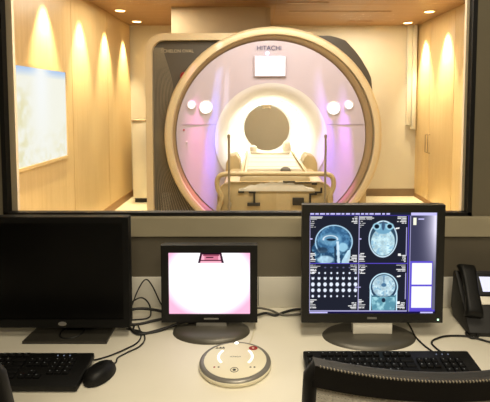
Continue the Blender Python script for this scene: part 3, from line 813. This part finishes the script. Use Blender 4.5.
# right monitor: medical viewer
RY = 1.20
t = thing('monitor', 'large black monitor showing brain scans on the desk right of the puck', 'monitor', (0.3385, 1.21, DZ), 0, 'monitors on the desk')
monitor_head(t, 0.0005, 0.415, 0.351, 0.049, RY-1.21, 0.0225, 0.0265, 0.075, mat('charcoal_bezel', (34, 33, 29), 0.45, spec=0.35), img=right_image(), strength=1.05)
b = new(); prism(b, rrect(-0.0545, 0.0605, 0.009, 0.0485, 0.004), -0.008, 0.016, bev=0.003); obj('neck', b, M_silverneck, t)['label'] = 'pale silver neck'
b = new(); lathe(b, [(0.001, 0.016), (0.09, 0.014), (0.122, 0.009), (0.134, 0.004), (0.138, 0.0), (0.001, 0.0)], 64, 'Z', (-0.005, 0.005, 0), sy=0.56); obj('base', b, M_base_dark, t)
for i in range(4):
    b = new(); box(b, 0.092+i*0.02, 0.104+i*0.02, RY-1.21-0.0015, RY-1.21+0.001, 0.056, 0.061, 0.0006); obj('button', b, M_black2, t)
b = new(); lathe(b, [(0.001, -0.0015), (0.0028, -0.001), (0.003, 0.001)], 14, 'Y', (0.194, RY-1.21, 0.0585)); obj('power_light', b, M_grn, t)
b = new(); box(b, -0.014, 0.014, RY-1.21-0.0008, RY-1.21+0.001, 0.060, 0.066, 0.0003); obj('badge', b, M_silver, t)

# middle monitor: camera view of the bore
MY = 1.238
t = thing('monitor', 'small black monitor showing a bright pink white camera view on the desk', 'monitor', (-0.138, 1.245, DZ), 0, 'monitors on the desk')
monitor_head(t, -0.1435+0.138, 0.291, 0.238, 0.029, MY-1.245, 0.0225, 0.0250, 0.06, M_black, img=mid_image(), strength=1.25)
b = new(); prism(b, rrect(-0.046, 0.046, 0.010, 0.0285, 0.003), -0.006, 0.016, bev=0.003); obj('neck', b, M_silver, t)['label'] = 'grey silver neck'
b = new(); lathe(b, [(0.001, 0.018), (0.075, 0.016), (0.104, 0.011), (0.115, 0.005), (0.117, 0.0), (0.001, 0.0)], 64, 'Z', (0, -0.005, 0), sy=0.60); obj('base', b, M_base_dark, t)
b = new(); box(b, -0.022, 0.022, MY-1.245-0.0008, MY-1.245+0.001, 0.0385, 0.0435, 0.0003); obj('badge', b, M_silver, t)

# left monitor: switched off
t = thing('monitor', 'wide black monitor switched off at the left end of the desk', 'monitor', (-0.552, 1.22, DZ), 0, 'monitors on the desk')
monitor_head(t, -0.581+0.552, 0.415, 0.330, 0.034, 1.20-1.22, 0.018, 0.024, 0.07, mat('matt_black_bezel', (10, 10, 9), 0.55, spec=0.25), screen_m=M_blackgloss)
b = new(); prism(b, rrect(-0.05, 0.05, 0.008, 0.16, 0.006), 0.034, 0.056, bev=0.003); obj('neck', b, M_black2, t)
b = new()
lo = [(-0.124, -0.046), (0.122, -0.046), (0.135, 0.12), (-0.105, 0.12)]
prism(b, [(-0.124, -0.048), (0.120, -0.048), (0.112, 0.12), (-0.116, 0.12)], 0.0, 0.011, 'XY', bev=0.003); obj('base', b, mat('dark_base_plastic', (50, 48, 42), 0.35, vary=0.08), t)
b = new(); lathe(b, [(0.030, 0.0112), (0.033, 0.0135), (0.036, 0.0112)], 40, 'Z', (0.0, -0.004, 0), closed_prof=True); obj('cable_ring', b, M_black, t)
b = new(); lathe(b, [(0.001, -0.0012), (0.012, -0.001), (0.013, 0.001)], 24, 'Y', (-0.020, -0.02, 0.046), sy=0.5); obj('badge', b, M_silver, t)

# ------------------------------------------------------------------ keyboards
def keyboard(loc, rotz, label, tilt=4.5):
    t = thing('keyboard', label, 'keyboard', loc, rotz, 'black computer keyboards')
    tl = math.radians(tilt); R = Matrix.Rotation(tl, 4, 'X')
    b = new(); prism(b, rrect(-0.228, 0.228, -0.08, 0.08, 0.006, 4), 0.003, 0.018, 'XY', bev=0.003)
    bmesh.ops.transform(b, matrix=Matrix.Translation((0, 0, 0.0065)) @ R, verts=b.verts); obj('case', b, M_black, t)
    b = new()
    b.free()
    for x in (-0.19, 0.19):
        b = new(); box(b, x-0.02, x+0.02, 0.062, 0.072, 0.0, 0.017, 0.002); obj('foot', b, M_black2, t)
        b = new(); box(b, x-0.02, x+0.02, -0.072, -0.064, 0.0, 0.006, 0.001); obj('foot', b, M_black2, t)
    rows = []
    U = 0.0190
    def add(x, y, w=1.0): rows.append((x+w*U/2, y, w*U-0.0028))
    x0 = -0.221
    ys = [0.062, 0.036, 0.017, -0.002, -0.021, -0.040]
    for k, off in enumerate([0]+[2+i for i in range(4)]+[6.5+i for i in range(4)]+[11+i for i in range(4)]): add(x0+off*U, ys[0])
    for i in range(13): add(x0+i*U, ys[1])
    add(x0+13*U, ys[1], 2)
    add(x0, ys[2], 1.5)
    for i in range(13): add(x0+(1.5+i)*U, ys[2], 1.5 if i == 12 else 1)
    add(x0, ys[3], 1.75)
    for i in range(11): add(x0+(1.75+i)*U, ys[3])
    add(x0+12.75*U, ys[3], 2.25)
    add(x0, ys[4], 2.25)
    for i in range(10): add(x0+(2.25+i)*U, ys[4])
    add(x0+12.25*U, ys[4], 2.75)
    px = x0
    for w in (1.25, 1.25, 1.25, 6.25, 1.25, 1.25, 1.25, 1.25): add(px, ys[5], w); px += w*U
    nx0 = x0+15.35*U
    for i in range(3): add(nx0+i*U, ys[1]); add(nx0+i*U, ys[2])
    for i in range(3): add(nx0+i*U, ys[5])
    add(nx0+U, ys[4])
    kx = x0+18.75*U
    for r in range(4):
        for i in range(3): add(kx+i*U, ys[1+r])
    marks = {}
    shared = {}
    for (x, y, w) in rows[:100]:
        key = round(w, 4)
        if key not in shared:
            b = new(); vs = box(b, -w/2, w/2, -0.0082, 0.0082, 0.0, 0.007, 0.0016, 2); o = obj('key', b, M_key, t); shared[key] = o
        else:
            o = shared[key].copy(); COL.objects.link(o)
        p = Matrix.Translation((0, 0, 0.0065)) @ R @ Vector((x, y, 0.0165))
        o.location = p; o.rotation_euler = (tl, 0, 0)
        if w < 0.018:
            if 'print' not in shared:
                b = new(); box(b, -0.0032, -0.0008, 0.0004, 0.0034, 0.0069, 0.0072); shared['print'] = obj('key_print', b, M_mark, o)
            else:
                q = shared['print'].copy(); COL.objects.link(q); q.parent = o
    # three small lock lights
    for i in range(3):
        p = Matrix.Translation((0, 0, 0.0065)) @ R @ Vector((0.135+i*0.016, 0.064, 0.0184))
        b = new(); lathe(b, [(0.001, 0.001), (0.0018, 0.0005), (0.002, -0.001)], 10, 'Z', p); obj('lock_light', b, emit('lock_light_glow', (210, 225, 255), 0.3), t)
    return t
kb = keyboard((0.345, 1.018, DZ), 0, 'black keyboard on the desk in front of the brain scan monitor')
kb.scale = (0.97, 0.95, 1)
kb2 = copy_thing(kb, (-0.660, 1.027, DZ), 0, 'black keyboard on the desk in front of the switched-off monitor')
kb2.scale = (1, 0.72, 1)
b = new(); tube(b, [(p[0]-kb2.location.x, (p[1]-kb2.location.y)/0.72, p[2]-DZ) for p in ((-0.45, 1.078, DZ+0.012), (-0.432, 1.095, DZ+0.004), (-0.40, 1.115, DZ+0.0035), (-0.368, 1.145, DZ+0.0035), (-0.345, 1.175, DZ+0.0035), (-0.345, 1.215, DZ+0.0035), (-0.37, 1.27, DZ+0.0035))], 0.0022, 8, smooth=6); obj('cord', b, M_cable, kb2)

# mouse
t = thing('computer_mouse', 'black computer mouse on the desk beside the left keyboard', 'mouse', (-0.398, 1.030, DZ), -0.45)
t.scale = (0.98, 0.80, 0.86); mouse = t
b = new()
n, mrows = 24, 9
prev = None
for j in range(mrows):
    s = j/(mrows-1); zz = 0.002+0.035*math.sin(s*PI/2); k = math.cos(s*PI/2)**0.55 if s < 1 else 0.0
    ring = []
    for i in range(n):
        a = 2*PI*i/n
        x = 0.032*k*math.cos(a)*(1-0.08*math.sin(a)); y = 0.058*k*math.sin(a)-0.006*s
        ring.append(b.verts.new((x, y, zz)) if k > 0.001 else None)
    if ring[0] is None:
        top = b.verts.new((0, -0.006, zz))
        for i in range(n): b.faces.new((prev[i], prev[(i+1) % n], top))
    elif prev:
        for i in range(n): b.faces.new((prev[i], prev[(i+1) % n], ring[(i+1) % n], ring[i]))
    else:
        b.faces.new(ring[::-1])
    prev = ring
obj('body', b, M_black, t, 80)
b = new(); tube(b, [(0, 0.050, 0.0235), (0, 0.035, 0.0315), (0, 0.012, 0.0368), (0, 0.002, 0.0372)], 0.0009, 6); obj('button_gap', b, M_blackgloss, t)
b = new(); lathe(b, [(0.001, -0.004), (0.009, -0.0035), (0.010, 0.0), (0.009, 0.0035), (0.001, 0.004)], 20, 'Z')
bmesh.ops.rotate(b, cent=(0, 0, 0), matrix=Matrix.Rotation(PI/2, 3, 'Y'), verts=b.verts); obj('scroll_wheel', b, M_black2, t, loc=(0, 0.026, 0.0275))
mi = (Matrix.Translation(mouse.location) @ Matrix.Rotation(-0.45, 4, 'Z') @ Matrix.Diagonal((0.98, 0.80, 0.86, 1))).inverted()
b = new(); tube(b, [mi @ Vector(p) for p in ((-0.379, 1.068, DZ+0.008), (-0.376, 1.085, DZ+0.004), (-0.378, 1.105, DZ+0.003), (-0.360, 1.128, DZ+0.003), (-0.332, 1.16, DZ+0.003), (-0.330, 1.20, DZ+0.003), (-0.352, 1.235, DZ+0.003), (-0.40, 1.25, DZ+0.003))], 0.0024, 8, smooth=6); obj('cord', b, M_cable, t)

# ------------------------------------------------------------------ round intercom puck
t = thing('intercom_unit', 'round cream intercom puck with a grey rim in the middle of the desk', 'intercom', (-0.057, 1.072, DZ))
t.scale = (1, 0.93, 0.56)
tilt = Matrix.Rotation(math.radians(3.0), 4, 'X')
b = new(); lathe(b, [(0.001, 0.0), (0.086, 0.0), (0.093, 0.004), (0.0955, 0.012), (0.0955, 0.020), (0.0945, 0.0228), (0.001, 0.0228)], 96); obj('body', b, M_puck, t)
b = new(); lathe(b, [(0.0942, 0.0229), (0.0935, 0.0275), (0.089, 0.0315), (0.0835, 0.0335), (0.0825, 0.0325), (0.0825, 0.0229)], 96, closed_prof=True); obj('rim', b, M_puckrim, t)['label'] = 'grey silver rim'
b = new(); lathe(b, [(0.0822, 0.0229), (0.0822, 0.0334), (0.079, 0.0348), (0.001, 0.0360)], 96); obj('top_plate', b, M_puck, t)
PZ = 0.0361
for (a0, a1) in ((PI*0.78, PI*1.22), (-PI*0.22, PI*0.22)):
    b = new(); lathe(b, [(0.042, PZ-0.002), (0.042, PZ+0.0006), (0.048, PZ+0.0004), (0.048, PZ-0.002)], 24, 'Z', (0, 0.012, 0), a0, a1, closed_prof=True)
    obj('light_arc', b, emit('arc_glow', (255, 255, 255), 1.6), t)
b = new(); lathe(b, [(0.0125, PZ-0.002), (0.012, PZ+0.0012), (0.001, PZ+0.0016)], 28, 'Z', (0.047, 0.053, -0.001), sy=0.8); rb = obj('call_button', b, M_red, t); rb['label'] = 'red button'
b = new(); lathe(b, [(0.0036, PZ+0.0005), (0.001, PZ+0.0018)], 12, 'Z', (0.047, 0.053, 0)); obj('symbol', b, M_puck, rb)
M_ink = mat('grey_print', (96, 92, 82), 0.5)
b = new(); lathe(b, [(0.0105, PZ-0.002), (0.0105, PZ+0.001), (0.0088, PZ+0.001), (0.0088, PZ-0.002)], 28, 'Z', (0.0, -0.048, -0.0006), closed_prof=True); kb_ = obj('ring_button', b, M_ink, t)
b = new(); lathe(b, [(0.0045, PZ-0.002), (0.0045, PZ+0.001), (0.001, PZ+0.0012)], 20, 'Z', (0.0, -0.048, -0.0006)); obj('centre_dot', b, M_bracket, kb_)
b = new()
for x in (-0.052, -0.043, -0.035):
    lathe(b, [(0.003, PZ-0.002), (0.003, PZ+0.0006), (0.001, PZ+0.0006)], 14, 'Z', (x, 0.056, -0.0008)); lathe(b, [(0.0044, PZ-0.002), (0.0044, PZ+0.0005), (0.0008, PZ+0.0005)], 14, 'Z', (x, 0.050, -0.0008), 0, PI)
obj('people_symbol', b, M_ink, t)
for (x, y, m) in ((-0.052, -0.036, M_red), (-0.041, -0.036, M_ink), (0.041, -0.036, M_ink), (0.051, -0.036, M_bracket)):
    b = new(); lathe(b, [(0.0028, PZ-0.003), (0.0028, PZ+0.0003), (0.001, PZ+0.0005)], 14, 'Z', (x, y, -0.0008)); obj('small_dot', b, m, t)
lettering('maker_lettering', 'HITACHI', 0.0075, M_ink, t, (0, 0.010, PZ+0.0003), rot=(0, 0, 0), extrude=0.0003)
b = new(); lathe(b, [(0.0055, 0.033), (0.005, 0.0362), (0.001, 0.037)], 18, 'Z', (0.0, 0.080, 0)); obj('status_light', b, M_led, t)
b = new(); tube(b, [(0.020, 0.088, 0.012), (0.034, 0.105, 0.005), (0.044, 0.15, 0.0045), (0.052, 0.22, 0.0045), (0.060, 0.30, 0.0045), (0.064, 0.335, 0.0045)], 0.0024, 8, smooth=6); obj('cord', b, M_white_cable, t)['label'] = 'pale cord'

# ------------------------------------------------------------------ desk phone
t = thing('desk_phone', 'black desk phone with a lit display at the right end of the desk', 'telephone', (0.762, 1.207, DZ), -0.05)
t.scale = (1.05, 1.02, 1.0)
A = math.radians(52); R = Matrix.Rotation(A, 4, 'X')
# local: x -0.13..0.13, front foot at y=0; face rises backward at angle A
b = new(); prism(b, [(0.0, 0.0), (0.115, 0.0), (0.135, 0.03), (0.122, 0.150), (0.106, 0.156), (-0.004, 0.014)], -0.124, 0.13, 'YZ', bev=0.005); obj('body', b, M_black2, t)
def face_M(u, v, lift=0.0):          # u across, v up the slope
    return Matrix.Translation(Vector((u, -0.004, 0.014))) @ R @ Matrix.Translation((0, v, lift))
b = new(); box(b, -0.076, 0.126, 0.104, 0.172, -0.001, 0.008, 0.003, M=face_M(0, 0)); db = obj('display_bezel', b, M_black, t)
b = new(); box(b, -0.060, 0.112, 0.115, 0.160, 0.0075, 0.0088, M=face_M(0, 0)); obj('display', b, emit('phone_display', (232, 232, 255), 1.15), db)
b = new(); box(b, -0.074, 0.126, 0.078, 0.102, -0.001, 0.005, 0.002, M=face_M(0, 0)); obj('trim_plate', b, M_silverneck, t)
b = new(); lathe(b, [(0.017, 0.0), (0.017, 0.006), (0.012, 0.008), (0.010, 0.005), (0.001, 0.006)], 28); bmesh.ops.transform(b, matrix=face_M(0.0, 0.068), verts=b.verts); obj('navigation_ring', b, M_black, t)
b = new(); lathe(b, [(0.013, 0.0), (0.013, 0.007), (0.001, 0.009)], 28); bmesh.ops.transform(b, matrix=face_M(0.105, 0.084), verts=b.verts); obj('round_button', b, M_black, t)
for r in range(4):
    for c in range(3):
        b = new(); box(b, -0.008, 0.008, -0.0042, 0.0042, 0, 0.005, 0.0015, M=face_M(-0.012+c*0.022, 0.012+r*0.0125)); obj('key', b, M_key, t)
for r in range(3):
    b = new(); box(b, -0.010, 0.010, -0.0042, 0.0042, 0, 0.005, 0.0015, M=face_M(0.08, 0.012+r*0.0145)); obj('key', b, M_key, t)
# handset lying in its cradle on the left
b = new()
pts = [(-0.106, 0.045, 0.018), (-0.106, 0.058, 0.028), (-0.106, 0.08, 0.034), (-0.106, 0.118, 0.036), (-0.106, 0.156, 0.034), (-0.106, 0.18, 0.028), (-0.106, 0.195, 0.018)]
P = catmull(pts, 4)
sec = rrect(-0.022, 0.022, -0.013, 0.013, 0.009, 4)
rings = []
for i, p in enumerate(P):
    s = i/(len(P)-1); k = 1.0+0.10*math.cos(s*2*PI); kz = 1.0+0.35*math.cos(s*2*PI)
    rings.append([b.verts.new((p.x+q[0]*k, p.y, p.z+q[1]*kz)) for q in sec])
m_ = len(sec)
for i in range(len(rings)-1):
    for j in range(m_): b.faces.new((rings[i][j], rings[i][(j+1) % m_], rings[i+1][(j+1) % m_], rings[i+1][j]))
b.faces.new(rings[0][::-1]); b.faces.new(rings[-1])
bmesh.ops.transform(b, matrix=face_M(0, -0.005) @ Matrix.Translation((-0.106, 0.09, 0)) @ Matrix.Rotation(-0.09, 4, 'Z') @ Matrix.Translation((0.106, -0.09, 0)), verts=b.verts); hs = obj('handset', b, M_black, t, 60)
b = new(); tube(b, [(-0.10, 0.0, 0.014), (-0.105, -0.012, 0.006), (-0.125, -0.014, 0.0045), (-0.128, 0.01, 0.0045), (-0.105, 0.03, 0.0045)], 0.003, 8, smooth=6); obj('handset_cord', b, M_cable, t)

# ------------------------------------------------------------------ loose cables on the desk
def cable(name, pts, r, label, m=M_cable, group=None):
    b = new(); tube(b, pts, r, 8, smooth=7)
    return tag(obj(name, b, m, None, 80), label, 'cable', group)
z = DZ+0.004
cable('cable', [(0.513, 1.095, z+0.014), (0.513, 1.125, z), (0.505, 1.175, z), (0.55, 1.205, z), (0.60, 1.21, z), (0.64, 1.20, z), (0.70, 1.165, z), (0.82, 1.13, z), (0.95, 1.11, z)], 0.0026,
      'thin black cable looping from the right keyboard past the phone')
cable('cable', [(0.47, 1.36, z), (0.475, 1.27, z), (0.47, 1.20, z), (0.485, 1.14, z), (0.497, 1.10, z+0.008)], 0.0024, 'thin black cable running from behind the brain scan monitor to the right keyboard')
G = 'black cables tangled between the left monitors'
cable('cable', [(-0.46, 1.25, z+0.03), (-0.42, 1.29, z), (-0.36, 1.22, z+0.001), (-0.30, 1.24, z), (-0.22, 1.262, z+0.017), (-0.16, 1.30, z+0.02)], 0.0040, 'thick black cable lying along the desk from the off monitor to the small monitor', group=G)
cable('cable', [(-0.40, 1.30, z+0.04), (-0.385, 1.33, z+0.085), (-0.365, 1.345, z+0.112), (-0.345, 1.35, z+0.09), (-0.315, 1.345, z+0.03), (-0.29, 1.34, z)], 0.0022, 'thin black cable arching highest against the backsplash', group=G)
cable('cable', [(-0.42, 1.31, z+0.04), (-0.38, 1.33, z+0.058), (-0.355, 1.335, z+0.04), (-0.345, 1.33, z+0.008), (-0.352, 1.31, z), (-0.40, 1.30, z)], 0.0024, 'thin black cable curling back in the tangle between the left monitors', group=G)
cable('cable', [(-0.42, 1.29, z+0.036), (-0.37, 1.31, z+0.032), (-0.32, 1.325, z+0.018), (-0.28, 1.33, z+0.004), (-0.24, 1.345, z)], 0.0046, 'thick black cable sagging through the middle of the tangle between the left monitors', group=G)
cable('cable', [(-0.42, 1.265, z+0.003), (-0.37, 1.275, z), (-0.32, 1.295, z+0.002), (-0.27, 1.305, z+0.006), (-0.23, 1.33, z)], 0.0042, 'thick black cable lying low under the tangle between the left monitors', group=G)
cable('cable', [(-0.38, 1.262, z+0.002), (-0.372, 1.235, z), (-0.33, 1.225, z), (-0.29, 1.24, z), (-0.25, 1.275, z)], 0.0032, 'black cable looping in front of the tangle between the left monitors', group=G)
G2 = 'short cables behind the small monitor'
cable('cable', [(0.0, 1.31, z+0.01), (0.03, 1.335, z+0.004), (0.06, 1.33, z), (0.09, 1.345, z+0.002), (0.13, 1.36, z+0.004), (0.20, 1.362, z+0.004)], 0.0042, 'black cable at the backsplash between the small and brain scan monitors', group=G2)
cable('cable', [(-0.01, 1.345, z+0.018), (0.02, 1.35, z+0.012), (0.05, 1.352, z+0.004), (0.085, 1.33, z+0.001), (0.14, 1.335, z+0.001), (0.21, 1.345, z)], 0.0034, 'grey cable at the backsplash between the small and brain scan monitors',
      mat('grey_cable_rubber', (96, 92, 82), 0.5), G2)

# ------------------------------------------------------------------ mesh office chairs
M_mesh = mat('chair_mesh_weave', (238, 232, 216), 0.7, vary=0.12, scale=300)
M_band = mat('chair_black_band', (20, 18, 16), 0.55, vary=0.1, bump=0.2, bscale=900)
M_stitch = mat('cream_stitch', (150, 142, 120), 0.6)
def chair(loc, rotz, label):
    t = thing('office_chair', label, 'chair', loc, rotz, 'black mesh office chairs')
    # backrest surface: x across, bowed; local front is +y (towards the desk)
    W2, Z0, Z1 = 0.235, 0.54, 1.008
    def S(u, v, off=0.0):                   # u -1..1, v 0..1
        wtop = W2*(1.0-0.10*(1-v)**2)
        zt = Z1-0.016*(1-u*u)               # the top edge dips in the middle
        zz = Z0+(zt-Z0)*v
        y = -0.026*(1-u*u) - 0.05*v + 0.03*math.sin(v*PI) + off
        return Vector((u*wtop, y, zz))
    # frame: closed tube round the edge
    loop = []
    N = 14
    def rc(u, v):                            # round the corners of the u,v square
        return S(u, v)
    c = 0.10
    uv = [(-1+2*i/N, 0.0) for i in range(1, N)] + [(0.985, 0.02), (1, 0.06)] + [(1, i/N) for i in range(2, N-1)] + [(1, 0.95), (0.975, 0.985)] \
        + [(1-2*i/N, 1.0) for i in range(1, N)] + [(-0.975, 0.985), (-1, 0.95)] + [(-1, 1-i/N) for i in range(2, N-1)] + [(-1, 0.06), (-0.985, 0.02)]
    b = new(); tube(b, [rc(*q) for q in uv], 0.0125, 10, closed=True); obj('back_frame', b, M_black2, t, 80)
    # fabric band under the top edge
    b = new()
    nu = 28
    for off, flip in ((0.006, 0),):
        rowsv = [0.925, 0.95, 0.975, 1.0, 1.017, 1.022]
        Fv = [[b.verts.new(S(-0.985+1.97*i/nu, v, 0.010)) for i in range(nu+1)] for v in rowsv]
        Bv = [[b.verts.new(S(-0.985+1.97*i/nu, v, -0.0135)) for i in range(nu+1)] for v in rowsv]
        for G_, inv in ((Fv, 0), (Bv, 1)):
            for j in range(len(rowsv)-1):
                for i in range(nu): b.faces.new((G_[j][i], G_[j][i+1], G_[j+1][i+1], G_[j+1][i]))
        for i in range(nu):
            b.faces.new((Fv[-1][i], Fv[-1][i+1], Bv[-1][i+1], Bv[-1][i])); b.faces.new((Fv[0][i], Bv[0][i], Bv[0][i+1], Fv[0][i+1]))
        for j in range(len(rowsv)-1):
            b.faces.new((Fv[j][0], Fv[j+1][0], Bv[j+1][0], Bv[j][0])); b.faces.new((Fv[j][nu], Bv[j][nu], Bv[j+1][nu], Fv[j+1][nu]))
    band = obj('top_band', b, M_band, t, 60)
    b = new()
    ns = 84
    for i in range(ns):
        u = -0.95+1.9*i/(ns-1)
        p = S(u, 1.0235, -0.0115); q = S(u+0.001, 1.0225, -0.0138); r_ = S(u+0.0005, 1.0192, -0.0146)
        tube(b, [p, q, r_], 0.0009, 5)
    obj('stitching', b, M_stitch, band)['label'] = 'cream zigzag stitching along the top edge'
    # woven mesh: warp and weft threads
    b = new()
    nu, nv = 84, 92
    def strip(pts, wv):
        A_, B__ = [], []
        for p in pts:
            A_.append(b.verts.new(p+wv)); B__.append(b.verts.new(p-wv))
        for i in range(len(pts)-1): b.faces.new((A_[i], A_[i+1], B__[i+1], B__[i]))
    for i in range(nu+1):
        u = -0.97+1.94*i/nu; strip([S(u, 0.02+0.91*k/16, 0.0006*(1 if i % 2 else -1)) for k in range(17)], Vector((0.0020, 0, 0)))
    for j in range(nv+1):
        v = 0.02+0.91*j/nv; strip([S(-0.98+1.96*k/20, v, 0.0006*(1 if j % 2 else -1)) for k in range(21)], Vector((0, 0, 0.0019)))
    o = obj('mesh_back', b, M_mesh, t, 0); o['label'] = 'taupe woven mesh'
    # spine, seat, column, base
    b = new(); tube(b, [(0, -0.07, 0.60), (0, -0.10, 0.54), (0, -0.06, 0.46), (0, 0.06, 0.43), (0, 0.18, 0.43)], 0.02, 12, smooth=5); obj('spine', b, M_black2, t, 80)
    b = new(); prism(b, rrect(-0.235, 0.235, 0.02, 0.46, 0.07), 0.445, 0.50, 'XY', bev=0.018); obj('seat', b, M_band, t, 60)
    b = new(); lathe(b, [(0.001, 0.444), (0.05, 0.444), (0.04, 0.40), (0.024, 0.38), (0.024, 0.22), (0.034, 0.21), (0.034, 0.09), (0.001, 0.09)], 28, 'Z', (0, 0.24, 0)); obj('gas_column', b, M_black, t)
    for k in range(5):
        a = 2*PI*k/5+0.3; d = Vector((math.cos(a), math.sin(a), 0)); c0 = Vector((0, 0.24, 0.105))
        b = new(); tube(b, [c0, c0+d*0.15+Vector((0, 0, -0.01)), c0+d*0.28+Vector((0, 0, -0.035))], [0.026, 0.021, 0.015], 10); leg = obj('leg', b, M_black2, t, 60)
        b = new(); lathe(b, [(0.001, -0.02), (0.024, -0.02), (0.027, -0.014), (0.027, 0.014), (0.024, 0.02), (0.001, 0.02)], 20)
        bmesh.ops.transform(b, matrix=Matrix.Translation(c0+d*0.28+Vector((0, 0, -0.078))) @ Matrix.Rotation(a, 4, 'Z') @ Matrix.Rotation(PI/2, 4, 'X'), verts=b.verts); obj('caster', b, M_black, leg)
    return t
ch = chair((0.322, 0.725, 0.0), 0.04, 'black mesh office chair with cream stitching in front of the right keyboard')
copy_thing(ch, (-0.668, 0.715, 0.0), 0.02, 'black mesh office chair cut off by the lower left corner of the view')

# ------------------------------------------------------------------ control room light
area('control_ceiling_lamp', (0.3, 0.40, 2.58), (0, 0, 0), 0.9, 0.5, 18, (255, 240, 212))
area('control_ceiling_lamp', (0.3, -1.0, 2.58), (0, 0, 0), 0.8, 0.6, 38, (255, 240, 212))
spot('desk_downlight_beam', (0.12, 0.78, 2.57), (0.12, 1.06, 0.74), 46, (255, 242, 216), 44, 1.0, 0.06)

w = bpy.data.worlds.new('World'); SC.world = w; w.use_nodes = True
w.node_tree.nodes['Background'].inputs['Color'].default_value = (0.5, 0.45, 0.4, 1); w.node_tree.nodes['Background'].inputs['Strength'].default_value = 0.02

# ------------------------------------------------------------------ camera
F_PX, PITCH = 420.0, math.radians(3.3)
cam = bpy.data.cameras.new('camera'); co = bpy.data.objects.new('camera', cam); COL.objects.link(co)
co.location = (0, 0, 1.44); co.rotation_euler = (PI/2-PITCH, 0, 0)
cam.sensor_fit = 'HORIZONTAL'; cam.sensor_width = 36.0; cam.lens = F_PX/490*36
cam.shift_x = (245-256.8)/490; cam.shift_y = -(201-(101.1+F_PX*math.tan(PITCH)))/490
cam.clip_start = 0.02
SC.camera = co
SC.view_settings.view_transform = 'Standard'; SC.view_settings.look = 'None'
SC.view_settings.exposure = 0.0; SC.view_settings.gamma = 1.0; SC.view_settings.use_curve_mapping = False
